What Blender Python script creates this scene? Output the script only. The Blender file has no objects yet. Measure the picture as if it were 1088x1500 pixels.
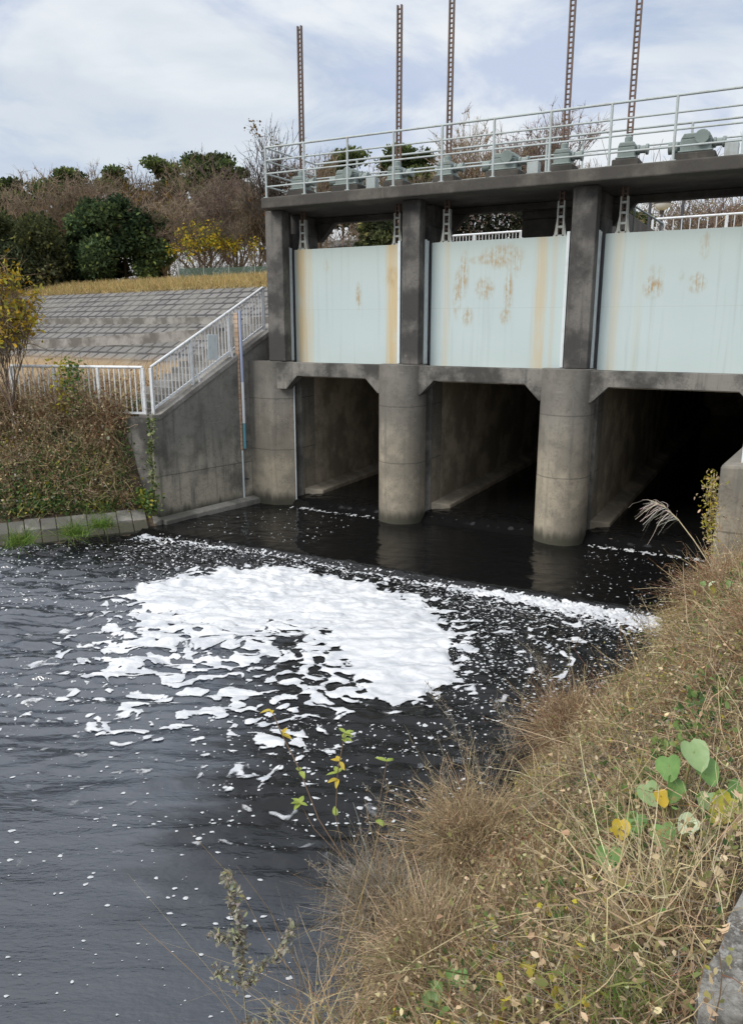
import bpy, math, random
import numpy as np
from mathutils import Vector, Matrix
random.seed(7); RNG = np.random.default_rng(11)
SC = bpy.context.scene; COL = SC.collection
PI = math.pi
# World frame: x runs along the dam front (right = +), y runs into the dam, z up, still pool water at z = 0.

# ------------------------------------------------------------------ helpers: objects
def obj(name, me, parent=None, m=None):
    o = bpy.data.objects.new(name, me); COL.objects.link(o)
    if m is not None: me.materials.append(m)
    if parent is not None: o.parent = parent
    return o
def empty(name, loc=(0, 0, 0), rz=0):
    o = bpy.data.objects.new(name, None); COL.objects.link(o)
    o.location = loc; o.rotation_euler = (0, 0, rz); o.empty_display_size = .2
    return o
def tag(o, label=None, cat=None, group=None, kind=None):
    if label: o['label'] = label
    if cat: o['category'] = cat
    if group: o['group'] = group
    if kind: o['kind'] = kind
    return o
class MB:
    """collects faces, builds ONE mesh"""
    def __init__(s): s.v = []; s.f = []
    def quadbox(s, p):            # 8 points: bottom 4 ccw, top 4 ccw
        n = len(s.v); s.v += [tuple(q) for q in p]
        s.f += [(n+3,n+2,n+1,n),(n+4,n+5,n+6,n+7)] + [(n+i,n+(i+1)%4,n+4+(i+1)%4,n+4+i) for i in range(4)]
    def box(s, a, b):
        x0,y0,z0 = a; x1,y1,z1 = b
        s.quadbox([(x0,y0,z0),(x1,y0,z0),(x1,y1,z0),(x0,y1,z0),(x0,y0,z1),(x1,y0,z1),(x1,y1,z1),(x0,y1,z1)])
    def prism(s, poly, z0, z1):   # plan polygon ccw, z0/z1 numbers or lists
        k = len(poly); n = len(s.v)
        za = z0 if hasattr(z0, '__len__') else [z0]*k; zb = z1 if hasattr(z1, '__len__') else [z1]*k
        s.v += [(p[0],p[1],za[i]) for i,p in enumerate(poly)] + [(p[0],p[1],zb[i]) for i,p in enumerate(poly)]
        s.f += [tuple(n+i for i in reversed(range(k))), tuple(n+k+i for i in range(k))]
        s.f += [(n+i,n+(i+1)%k,n+k+(i+1)%k,n+k+i) for i in range(k)]
    def extr(s, poly, a, b):      # polygon given as 3d points, extruded from +a to +b vectors
        k = len(poly); n = len(s.v); a = Vector(a); b = Vector(b)
        s.v += [tuple(Vector(p)+a) for p in poly] + [tuple(Vector(p)+b) for p in poly]
        s.f += [tuple(n+i for i in reversed(range(k))), tuple(n+k+i for i in range(k))]
        s.f += [(n+i,n+(i+1)%k,n+k+(i+1)%k,n+k+i) for i in range(k)]
    def tube(s, pts, r, k=6, cap=True):
        pts = [Vector(p) for p in pts]; rs = r if hasattr(r, '__len__') else [r]*len(pts)
        n = len(s.v)
        for i, p in enumerate(pts):
            d = (pts[min(i+1,len(pts)-1)] - pts[max(i-1,0)]).normalized()
            a = d.orthogonal().normalized() if abs(d.z) < .95 else Vector((1,0,0)).cross(d).normalized()
            if abs(d.z) < .95: a = Vector((0,0,1)).cross(d).normalized()
            b = d.cross(a)
            for j in range(k):
                t = 2*PI*j/k + PI/k
                s.v.append(tuple(p + (a*math.cos(t) + b*math.sin(t))*rs[i]))
        for i in range(len(pts)-1):
            for j in range(k):
                s.f.append((n+i*k+j, n+i*k+(j+1)%k, n+(i+1)*k+(j+1)%k, n+(i+1)*k+j))
        if cap:
            s.f.append(tuple(n+j for j in reversed(range(k)))); e = n+(len(pts)-1)*k
            s.f.append(tuple(e+j for j in range(k)))
    def bar(s, a, b, w, h, up=(0,0,1)):   # rectangular bar from a to b
        a = Vector(a); b = Vector(b); d = (b-a).normalized(); u = Vector(up)
        sd = d.cross(u).normalized(); u2 = sd.cross(d).normalized()
        p = [a-sd*w/2-u2*h/2, a+sd*w/2-u2*h/2, b+sd*w/2-u2*h/2, b-sd*w/2-u2*h/2]
        s.quadbox(p + [q+u2*h for q in p])
    def lathe(s, prof, c, k=20, ax='z'):
        n = len(s.v)
        for r, z in prof:
            for j in range(k):
                t = 2*PI*j/k
                q = (r*math.cos(t), r*math.sin(t), z)
                if ax == 'x': q = (q[2], q[0], q[1])
                if ax == 'y': q = (q[0], q[2], q[1])
                s.v.append((c[0]+q[0], c[1]+q[1], c[2]+q[2]))
        for i in range(len(prof)-1):
            for j in range(k):
                s.f.append((n+i*k+j, n+i*k+(j+1)%k, n+(i+1)*k+(j+1)%k, n+(i+1)*k+j))
        s.f.append(tuple(n+j for j in reversed(range(k)))); e = n+(len(prof)-1)*k
        s.f.append(tuple(e+j for j in range(k)))
    def build(s, name, m, parent=None, bevel=0, smooth=False, origin=None):
        me = bpy.data.meshes.new(name)
        v = s.v
        if origin is not None: v = [(x-origin[0],y-origin[1],z-origin[2]) for x,y,z in v]
        me.from_pydata(v, [], s.f); me.update()
        o = obj(name, me, parent, m)
        if origin is not None: o.location = origin
        if smooth:
            me.polygons.foreach_set('use_smooth', [True]*len(me.polygons))
            try: me.set_sharp_from_angle(angle=math.radians(40))
            except Exception: pass
        if bevel:
            b = o.modifiers.new('Bevel', 'BEVEL'); b.width = bevel; b.segments = 2; b.limit_method = 'ANGLE'; b.angle_limit = math.radians(40)
        return o

# ------------------------------------------------------------------ helpers: big numpy meshes with one colour per face
class Soup:
    def __init__(s): s.V = []; s.Fq = []; s.Cq = []; s.n = 0
    def add(s, v, q, c):
        s.V.append(v.reshape(-1,3)); s.Fq.append(q.reshape(-1,4) + s.n); s.Cq.append(c.reshape(-1,3)); s.n += v.reshape(-1,3).shape[0]
    def ribbons(s, base, d, L, w, bend, col, nseg=4, taper=.8, face=None, jitter=0):
        N = len(base)
        if N == 0: return
        t = np.linspace(0, 1, nseg+1)
        L = np.broadcast_to(np.asarray(L, float), (N,)); w = np.broadcast_to(np.asarray(w, float), (N,))
        P = base[:,None,:] + d[:,None,:]*(L[:,None]*t)[:,:,None] + bend[:,None,:]*(L[:,None]*t**2)[:,:,None]
        if jitter:
            j = RNG.normal(0, 1, P.shape)*(L*jitter)[:,None,None]; j[:,0] = 0; P = P + j
        tan = np.gradient(P, axis=1)
        f = RNG.normal(0, 1, (N,3)) if face is None else face + RNG.normal(0, .35, (N,3))
        sd = np.cross(tan, f[:,None,:]); sd /= np.linalg.norm(sd, axis=2, keepdims=True) + 1e-9
        ww = (w[:,None]*(1-taper*t))[:,:,None]/2
        v = np.stack([P-sd*ww, P+sd*ww], axis=2)
        i0 = (np.arange(N)*(nseg+1)*2)[:,None] + (np.arange(nseg)*2)[None,:]
        q = np.stack([i0, i0+1, i0+3, i0+2], axis=2)
        c = np.repeat(col[:,None,:], nseg, axis=1)
        s.add(v, q, c)
        return P
    def leaves(s, p, d, size, col, asp=.55, fold=.18):
        N = len(p)
        if N == 0: return
        size = np.broadcast_to(np.asarray(size, float), (N,))
        d = d/(np.linalg.norm(d, axis=1, keepdims=True)+1e-9)
        r = RNG.normal(0, 1, (N,3)); sd = np.cross(d, r); sd /= np.linalg.norm(sd, axis=1, keepdims=True)+1e-9
        n = np.cross(d, sd)
        L = size[:,None]; cu = RNG.uniform(-.25,.45,(N,1))
        tip = p + d*L*(1-.3*np.abs(cu)) - n*L*cu
        up = n*L*fold*RNG.uniform(-.3,1.6,(N,1)); w1 = sd*L*asp*.48; w2 = sd*L*asp*RNG.uniform(.3,.44,(N,1))
        m1 = p + d*L*.3; m2 = p + d*L*.68 - n*L*cu*.35
        v = np.stack([p, m1, m2, tip, m1+w1+up, m2+w2+up, m1-w1+up, m2-w2+up], axis=1)
        k = (np.arange(N)*8)[:,None]
        q = np.stack([k+np.array(z_) for z_ in ([0,4,1,6],[4,5,2,1],[1,2,7,6],[5,3,7,2])], axis=1)
        s.add(v, q, np.repeat(col[:,None,:], 4, axis=1))
    def build(s, name, m, parent=None, loc=None):
        V = np.concatenate(s.V).astype(np.float32); Q = np.concatenate(s.Fq).astype(np.int32); C = np.concatenate(s.Cq).astype(np.float32)
        if loc is not None: V = V - np.array(loc, np.float32)
        me = bpy.data.meshes.new(name)
        me.vertices.add(len(V)); me.vertices.foreach_set('co', V.ravel())
        me.loops.add(Q.size); me.loops.foreach_set('vertex_index', Q.ravel())
        me.polygons.add(len(Q)); me.polygons.foreach_set('loop_start', np.arange(0, Q.size, 4, dtype=np.int32))
        at = me.attributes.new('tint', 'FLOAT_COLOR', 'FACE')
        at.data.foreach_set('color', np.concatenate([C, np.ones((len(C),1), np.float32)], axis=1).ravel())
        me.update(); me.validate()
        o = obj(name, me, parent, m)
        if loc is not None and parent is None: o.location = loc
        return o
def arr(*a): return np.array(a, float)
def pick(N, pal, var=.18, p=None):
    pal = np.array(pal, float); i = RNG.choice(len(pal), N, p=p)
    return np.clip(pal[i]*(1+RNG.normal(0, var, (N,1)))*(1+RNG.normal(0, .05, (N,3))), .004, .9)
def unit(v): return v/(np.linalg.norm(v, axis=-1, keepdims=True)+1e-9)
def rnd_dirs(N, up=.0, spread=1.0):
    v = RNG.normal(0, spread, (N,3)); v[:,2] += up; return unit(v)
def vnoise(x, y, seed=0):
    r = np.random.default_rng(seed); T = r.random((256,256))
    xi = np.floor(x).astype(int); yi = np.floor(y).astype(int); fx = x-xi; fy = y-yi
    fx = fx*fx*fx*(fx*(fx*6-15)+10); fy = fy*fy*fy*(fy*(fy*6-15)+10)
    g = lambda a, b: T[a % 256, b % 256]
    return (g(xi,yi)*(1-fx)+g(xi+1,yi)*fx)*(1-fy) + (g(xi,yi+1)*(1-fx)+g(xi+1,yi+1)*fx)*fy
def fbm(x, y, oct=4, seed=0, gain=.5):
    a = 1; t = 0; n = 0
    ca, sa = math.cos(.6), math.sin(.6)
    for o in range(oct):
        t = t + a*vnoise(x+17.3*o, y-9.1*o, seed+o); n += a; a *= gain
        x, y = (x*ca-y*sa)*2.03, (x*sa+y*ca)*2.03
    return t/n
def sstep(a, b, x):
    t = np.clip((x-a)/(b-a), 0, 1); return t*t*(3-2*t)

# ------------------------------------------------------------------ helpers: materials
class NT:
    def __init__(s, m): s.t = m.node_tree; s.t.nodes.clear()
    def n(s, typ, ins=None, **kw):
        nd = s.t.nodes.new(typ)
        for k, v in kw.items(): setattr(nd, k, v)
        for k, v in (ins or {}).items():
            sk = nd.inputs[k]
            if isinstance(v, bpy.types.NodeSocket): s.t.links.new(v, sk)
            else: sk.default_value = v
        return nd
    def math(s, op, a, b=0, c=0, clamp=False):
        nd = s.n('ShaderNodeMath', {0:a, 1:b, 2:c}, operation=op, use_clamp=clamp); return nd.outputs[0]
    def mix(s, f, a, b, bt='MIX'):
        nd = s.n('ShaderNodeMix', data_type='RGBA', blend_type=bt)
        for i, v in ((0,f),(6,a),(7,b)):
            if isinstance(v, bpy.types.NodeSocket): s.t.links.new(v, nd.inputs[i])
            else: nd.inputs[i].default_value = v if i == 0 else (*v, 1)
        return nd.outputs[2]
    def noise(s, vec, scale, detail=5, rough=.55, dist=0):
        return s.n('ShaderNodeTexNoise', {'Vector':vec, 'Scale':scale, 'Detail':detail, 'Roughness':rough, 'Distortion':dist}).outputs['Fac']
    def scale(s, vec, sc, rot=(0,0,0), loc=(0,0,0)):
        return s.n('ShaderNodeMapping', {'Vector':vec, 'Scale':sc, 'Rotation':rot, 'Location':loc}).outputs[0]
    def ramp(s, f, lo, hi, a=0., b=1.):
        return s.n('ShaderNodeMapRange', {0:f, 1:lo, 2:hi, 3:a, 4:b}, interpolation_type='SMOOTHSTEP').outputs[0]
    def out(s, bsdf): s.n('ShaderNodeOutputMaterial', {'Surface':bsdf})
    def bump(s, h, st, dist=.02): return s.n('ShaderNodeBump', {'Height':h, 'Strength':st, 'Distance':dist}).outputs[0]
    def pbr(s, col, rough, normal=None, metal=0., **kw):
        ins = {'Base Color': col if isinstance(col, bpy.types.NodeSocket) else (*col, 1), 'Roughness': rough, 'Metallic': metal}
        if normal is not None: ins['Normal'] = normal
        ins.update(kw); return s.n('ShaderNodeBsdfPrincipled', ins).outputs[0]
def newmat(name):
    m = bpy.data.materials.new(name); m.use_nodes = True; return m, NT(m)
def concrete(name, base, dark, light, band=None, streak=.6, amount=(.42,.62), bump=.35, blotch=1., joints=()):
    """weathered concrete; band = (low colour, z0, z1): a paler river-washed band below z1"""
    m, n = newmat(name)
    P = n.n('ShaderNodeNewGeometry').outputs['Position']
    big = n.noise(P, 1.1, 8, .62); fine = n.noise(P, 26, 6, .7); mid = n.noise(P, 5, 6, .6)
    st = n.noise(n.scale(P, (4.5,4.5,.28)), 1.6, 6, .6)
    c = base
    if band:
        z = n.n('ShaderNodeSeparateXYZ', {0:P}).outputs[2]
        zz = n.math('ADD', z, n.math('MULTIPLY', n.math('SUBTRACT', st, .5), 1.6))
        c = n.mix(n.ramp(zz, band[1], band[2]), band[0], base)
        wet = n.ramp(n.math('ADD', z, n.math('MULTIPLY', n.math('SUBTRACT', mid, .5), .25)), .12, .42)
        c = n.mix(wet, [x*.45 for x in band[0]], c)
    c = n.mix(n.ramp(big, amount[0], amount[1], 1.-blotch, 1.), dark, c)
    c = n.mix(n.math('MULTIPLY', n.ramp(st, .5, .72), streak), c, dark)
    c = n.mix(n.math('MULTIPLY', n.ramp(n.noise(n.scale(P, (7,7,.6), loc=(3,1,4)), 1.5, 5, .65), .63, .78), .5), c, light)
    c = n.mix(n.math('MULTIPLY', n.ramp(mid, .66, .74), .35), c, light)
    c = n.mix(n.math('MULTIPLY', n.ramp(fine, .35, .6, .4, 0.), n.ramp(mid, .4, .6)), c, [x*.6 for x in dark])
    if joints:      # pour joints, rubbed pale scratches and a green black tide line
        zc = n.n('ShaderNodeSeparateXYZ', {0:P}).outputs[2]; zj = n.math('ADD', zc, n.math('MULTIPLY', n.math('SUBTRACT', mid, .5), .03))
        for h in joints: c = n.mix(n.math('MULTIPLY', n.math('COMPARE', zj, h, .012), .5), c, [x*.5 for x in dark])
        sc = n.noise(n.scale(P, (1.2,1.2,16), rot=(.12,.1,0)), 1.4, 4, .6)
        c = n.mix(n.math('MULTIPLY', n.ramp(sc, .62, .7), n.math('MULTIPLY', n.ramp(big, .45, .6), .4)), c, light)
        c = n.mix(n.math('MULTIPLY', n.ramp(n.math('ADD', zc, n.math('MULTIPLY', st, .5)), .42, .68, 1., 0.), .85), c, (.04,.04,.026))
    n.out(n.pbr(c, .92, n.bump(n.math('ADD', n.math('MULTIPLY', fine, .6), mid), bump, .015)))
    return m
def paint(name, col, rough=.45, dirt=(.2,.17,.12), amt=.35, metal=0., scale=6):
    m, n = newmat(name)
    P = n.n('ShaderNodeNewGeometry').outputs['Position']
    d = n.noise(P, scale, 7, .65); st = n.noise(n.scale(P, (9,9,.8)), 2, 5, .6)
    f = n.math('MULTIPLY', n.ramp(n.math('ADD', n.math('MULTIPLY', d, .6), n.math('MULTIPLY', st, .4)), .47, .68), amt)
    n.out(n.pbr(n.mix(f, col, dirt), rough, n.bump(n.noise(P, 60, 3), .12, .004), metal))
    return m
def tinted(name, trans=.25, rough=.75):
    m, n = newmat(name)
    c = n.n('ShaderNodeAttribute', attribute_name='tint').outputs['Color']
    a = n.n('ShaderNodeBsdfDiffuse', {'Color':c, 'Roughness':.5}).outputs[0]
    b = n.n('ShaderNodeBsdfTranslucent', {'Color':c}).outputs[0]
    n.out(n.n('ShaderNodeMixShader', {0:trans, 1:a, 2:b}).outputs[0])
    return m
M = {}
M['pier'] = concrete('pier_concrete', (.19,.178,.155), (.105,.097,.083), (.3,.28,.25), band=((.35,.305,.23), 1.2, 2.9), streak=.4, blotch=.55, joints=(2.62,1.42))
M['wall'] = concrete('wall_concrete', (.215,.205,.18), (.075,.072,.064), (.32,.3,.265), band=((.44,.395,.31), .6, 2.0), streak=.6, amount=(.34,.54), blotch=.75, joints=(1.1,))
M['beam'] = concrete('beam_concrete', (.21,.198,.176), (.055,.052,.047), (.25,.235,.21), streak=.55)
M['column'] = concrete('column_concrete', (.15,.141,.128), (.05,.047,.044), (.27,.255,.235), streak=.6)
M['deck'] = concrete('deck_concrete', (.115,.105,.09), (.06,.055,.048), (.17,.155,.135), streak=.4)
M['inner'] = concrete('tunnel_concrete', (.5,.43,.33), (.26,.225,.17), (.55,.52,.45), streak=.3)
M['kerb'] = concrete('kerb_concrete', (.3,.285,.26), (.13,.12,.105), (.42,.4,.37), streak=.1)
M['toe'] = concrete('toe_concrete', (.3,.285,.25), (.12,.115,.1), (.4,.38,.34), streak=.1)
M['white'] = paint('white_railing_paint', (.66,.68,.69), .45, (.3,.23,.16), .55, scale=14)
M['rail'] = paint('pale_green_railing_paint', (.4,.445,.44), .45, (.25,.2,.14), .45)
M['hoist'] = paint('green_hoist_paint', (.2,.245,.228), .5, (.12,.11,.09), .45)
M['guide'] = paint('galvanised_guide', (.66,.72,.73), .4, (.32,.28,.22), .35)
M['bracket'] = paint('bracket_paint', (.4,.42,.38), .5, (.25,.17,.09), .55)
M['darksteel'] = paint('dark_steel', (.035,.037,.045), .5, (.09,.06,.04), .5)
M['rust'] = paint('rusty_rack', (.095,.058,.042), .6, (.2,.085,.04), .8, scale=12)
M['rackgrey'] = paint('grey_rack', (.16,.15,.13), .55, (.13,.06,.03), .6, scale=12)
M['leaf'] = tinted('leaf', .28); M['dry'] = tinted('dry_stem', .15); M['bark'] = tinted('bark', 0.)

# ------------------------------------------------------------------ camera, light, sky
cam = bpy.data.cameras.new('camera'); co = bpy.data.objects.new('camera', cam); COL.objects.link(co)
cam.sensor_fit = 'VERTICAL'; cam.sensor_height = 24; cam.lens = 24*1127/1500; cam.clip_end = 2000; cam.clip_start = .05
co.location = (7.0, -14.48, 4.3); co.rotation_euler = (math.radians(90-13.71), 0, math.radians(27.95))
SC.camera = co
SUN_EL, SUN_AZ = math.radians(40), math.radians(207)     # azimuth measured clockwise from +y: behind the camera, a little left
sl = bpy.data.lights.new('sun', 'SUN'); so = bpy.data.objects.new('sun', sl); COL.objects.link(so)
sl.energy = 2.2; sl.angle = math.radians(28); sl.color = (1, .96, .9)
sd = Vector((math.sin(SUN_AZ)*math.cos(SUN_EL), math.cos(SUN_AZ)*math.cos(SUN_EL), math.sin(SUN_EL)))
so.rotation_euler = sd.to_track_quat('Z', 'Y').to_euler(); so.location = sd*80
W = bpy.data.worlds.new('World'); SC.world = W; W.use_nodes = True
n = NT(W)
g = n.n('ShaderNodeTexCoord').outputs['Generated']
sky = n.n('ShaderNodeTexSky', sky_type='NISHITA', sun_disc=False, sun_elevation=SUN_EL, sun_rotation=SUN_AZ, altitude=50, dust_density=1.5).outputs[0]
sp = n.n('ShaderNodeSeparateXYZ', {0:g})
zc = n.math('MAXIMUM', sp.outputs[2], 0)
zz = n.math('ADD', zc, .22)
pv = n.n('ShaderNodeCombineXYZ', {0:n.math('DIVIDE', sp.outputs[0], zz), 1:n.math('DIVIDE', sp.outputs[1], zz), 2:0.}).outputs[0]
big = n.noise(n.scale(pv, (1,1,1), loc=(4.1,1.7,0)), 1.05, 7, .52, .3)
det = n.noise(n.scale(pv, (1,1,1), loc=(9.3,2.2,5)), 1.9, 8, .56, .5)
cl = n.mix(n.ramp(det, .4, .6), (4.35,5.0,6.3), (6.5,6.85,7.2))
cl = n.mix(n.ramp(zc, .06, .24, .8, 0.), cl, (7.2,7.35,7.4))
cl = n.mix(n.ramp(zc, .38, .9), cl, (11.5,11.9,12.6))
cov = n.ramp(big, .36, .54, .72, 1.)
skc = n.mix(cov, sky, cl)
n.n('ShaderNodeOutputWorld', {'Surface': n.n('ShaderNodeBackground', {'Color':skc, 'Strength':.1}).outputs[0]})
SC.view_settings.view_transform = 'Standard'; SC.view_settings.look = 'None'; SC.view_settings.gamma = 1; SC.view_settings.exposure = .36

# ------------------------------------------------------------------ the terrain
def crest(x): return np.interp(x, [-120,-30,-4,8,60], [26,16,12,9.2,4])
def levee(x, y):
    tc = crest(x); t0 = tc-7.6
    left = 2.4 + np.clip((y-t0)/7.6, 0, 1)*3.6
    right = 3.45 + np.clip((y-2.4)/(tc-2.4), 0, 1)*2.55
    k = sstep(-5.2, -4.2, x)
    z = left*(1-k) + right*k
    z = z + sstep(0, 1.6, y-tc)*.35
    return z + sstep(12, 60, y-tc)*1.5
def gridmesh(name, xs, ys, zf, m, parent=None):
    X, Y = np.meshgrid(xs, ys, indexing='ij'); Z = zf(X, Y)
    V = np.stack([X,Y,Z], 2).reshape(-1,3); a, b = X.shape
    I = np.arange(a*b).reshape(a,b)
    Q = np.stack([I[:-1,:-1], I[1:,:-1], I[1:,1:], I[:-1,1:]], 2).reshape(-1,4)
    me = bpy.data.meshes.new(name); me.from_pydata(V.tolist(), [], Q.tolist()); me.update()
    me.polygons.foreach_set('use_smooth', [True]*len(me.polygons))
    return obj(name, me, parent, m)
# riverbed / far ground sheet
m, n = newmat('mud'); P = n.n('ShaderNodeNewGeometry').outputs['Position']
n.out(n.pbr(n.mix(n.noise(P, .4, 6), (.03,.027,.02), (.07,.06,.045)), .95)); M['mud'] = m
b = MB(); b.v = [(-900,-900,-1.4),(900,-900,-1.4),(900,900,-1.4),(-900,900,-1.4)]; b.f = [(0,1,2,3)]
tag(b.build('riverbed', M['mud']), kind='structure')
# embankment: concrete block revetment on the slope, straw-coloured grass on the crest
m, n = newmat('embankment_surface'); P = n.n('ShaderNodeNewGeometry').outputs['Position']
N_ = n.n('ShaderNodeSeparateXYZ', {0:P}); z = N_.outputs[2]
br = n.n('ShaderNodeTexBrick', {'Vector':n.scale(P, (1,1,1), rot=(0,0,.15)), 'Color1':(.135,.13,.125,1), 'Color2':(.18,.172,.162,1), 'Mortar':(.045,.042,.04,1), 'Scale':1., 'Mortar Size':.075, 'Brick Width':.62, 'Row Height':.5, 'Mortar Smooth':.3})
blk = n.mix(n.math('MULTIPLY', n.ramp(n.noise(P, .7, 6, .6), .45, .7), .5), br.outputs['Color'], (.21,.2,.17))
gr = n.mix(n.noise(P, 3, 8, .7), (.36,.27,.12), (.48,.37,.18))
dirt = n.mix(n.noise(P, 2, 8, .7), (.2,.13,.07), (.33,.24,.13))
zn = n.math('ADD', z, n.math('MULTIPLY', n.math('SUBTRACT', n.noise(P, 1.5, 5), .5), .35))
c = n.mix(n.ramp(zn, 5.8, 5.95), blk, gr)
c = n.mix(n.ramp(zn, 2.75, 3.2), dirt, c)
n.out(n.pbr(c, .95, n.bump(n.math('ADD', br.outputs['Fac'], n.noise(P, 9, 5)), .6, .06))); M['embank'] = m
xs = np.concatenate([np.linspace(-160,-42,24), np.linspace(-40,-6,70), np.linspace(-5.6,14,50), np.linspace(16,90,20)])
ys = np.concatenate([np.linspace(1.25,20,76), np.linspace(21,60,30), np.linspace(64,420,24)])
tag(gridmesh('embankment', xs, ys, levee, M['embank']), kind='structure')
# left bank: below the fence, down to the block toe
TO = np.array([-4.62,-2.72]); TD = np.array([-1.7,-2.3])/math.hypot(1.7,2.3); TN = np.array([-TD[1]*-1, TD[0]*-1])
TN = np.array([TD[1], -TD[0]])           # to the left of the water, away from the pool
if TN[0] > 0: TN = -TN
def fence_d(a): return np.clip(.8+.75*a, .85, 2.5)
def lbank(a, d):                          # a along the toe, d away from the water
    df = fence_d(a); d = np.where(d > .5, .5+(d-.5)*1.5/(df-.5), d)      # steeper next to the wall
    z = np.interp(d, [-.6,-.05,.0,.42,.5,1.9,2.2,60], [-.7,-.12,.0,.36,.4,2.2,2.36,2.4])
    nz = (fbm(a*1.1+40, d*1.1+40, 4, 3)-.5)*.5*sstep(.5,.9,d)*(1-sstep(3.2,4.5,d))
    return z + nz
m, n = newmat('bank_soil'); P = n.n('ShaderNodeNewGeometry').outputs['Position']
n.out(n.pbr(n.mix(n.ramp(n.noise(P, 4, 8, .7), .35, .65), (.045,.034,.022), (.13,.095,.06)), .95, n.bump(n.noise(P, 14, 6, .7), .8, .05))); M['soil'] = m
aa = np.concatenate([np.linspace(-.2,6,90), np.linspace(6.3,40,40)]); dd = np.concatenate([np.linspace(-.6,2.6,80), np.linspace(2.8,9,30)])
A, D = np.meshgrid(aa, dd, indexing='ij'); Z = lbank(A, D)
# keep the bank clear of the return wall and stairs on its right end
X = TO[0]+A*TD[0]+D*TN[0]; Y = TO[1]+A*TD[1]+D*TN[1]
V = np.stack([X,Y,Z],2).reshape(-1,3); I = np.arange(A.size).reshape(A.shape)
Q = np.stack([I[:-1,:-1], I[1:,:-1], I[1:,1:], I[:-1,1:]],2).reshape(-1,4)
me = bpy.data.meshes.new('left_bank'); me.from_pydata(V.tolist(), [], Q.tolist()); me.update()
tag(obj('bank', me, None, M['soil']), kind='structure')
def Lp(a, d, dz=0): return np.stack([TO[0]+a*TD[0]+d*TN[0], TO[1]+a*TD[1]+d*TN[1], lbank(a,d)+dz], -1)
b = MB(); b.v = [(-5.3,-2.35,2.37),(-4.9,-2.2,2.37),(-4.2,1.4,2.37),(-40,1.4,2.37),(-40,-2,2.37),(-8.5,-2,2.37)]; b.f = [(0,1,2,3,4,5)]
tag(b.build('bank_platform', M['soil']), kind='structure')
b = MB(); b.box((-40,1.2,2.3),(-5.0,5.0,2.38)); tag(b.build('ground', M['soil']), kind='structure')
# near bank: from the path at the photographer's feet down to the water
def wline(y): return np.interp(y, [-40,-12,-8,-7,-5.5,-4,-2.5,0], [5.0,5.0,5.15,5.3,5.85,6.1,6.35,6.4])
def topx(y): return np.interp(y, [-40,-12.2,-9,-3,0], [6.95,7.0,7.25,8.0,8.2])
def nbank_uv(y, w):                      # w = 0 at the water, 1 at the path edge
    x = wline(y) + w*(topx(y)-wline(y))
    z = np.interp(w, [-.5,0,.12,.5,.85,1,1.1], [-.8,-.03,.25,1.35,2.3,2.52,2.56])
    z = z + (fbm(x*1.3+9, y*1.3, 4, 21)-.5)*.55*np.sin(np.clip(w,0,1)*PI)
    return np.stack([x,y,z], -1)
yy = np.linspace(-18,-1.0,170); ww = np.linspace(-.4,1.06,60)
Yg, Wg = np.meshgrid(yy, ww, indexing='ij'); V = nbank_uv(Yg, Wg).reshape(-1,3); I = np.arange(Yg.size).reshape(Yg.shape)
Q = np.stack([I[:-1,:-1], I[:-1,1:], I[1:,1:], I[1:,:-1]],2)[:, :, ::-1].reshape(-1,4)
me = bpy.data.meshes.new('near_bank'); me.from_pydata(V.tolist(), [], Q.tolist()); me.update()
tag(obj('bank', me, None, M['soil']), kind='structure')
# concrete path edge at the lower right, rough broken outline
edge = [(6.99+.012*math.sin(y*9)+.008*math.sin(y*23)+max(0,(y+12.6))**1.3*.22, y) for y in np.linspace(-17.9,-9,120)]+[(8.9,-8.9),(12,-8.9),(12,-17.9)]
b = MB(); b.prism(edge[::-1][::-1], 2.3, 2.66)
m, n = newmat('lichen_concrete'); P = n.n('ShaderNodeNewGeometry').outputs['Position']; f1 = n.noise(P, 14, 8, .75); f2 = n.noise(P, 60, 5, .7)
c = n.mix(n.ramp(f1, .4, .6), (.12,.11,.095), (.33,.315,.28)); c = n.mix(n.ramp(f2, .5, .65), c, (.4,.39,.36)); c = n.mix(n.ramp(n.noise(P, 5, 4), .56, .68), c, (.1,.09,.07))
n.out(n.pbr(c, .95, n.bump(n.math('ADD', f1, n.math('MULTIPLY', f2, .4)), .9, .03)))
pth = b.build('path', m); tag(pth, kind='structure')

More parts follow.
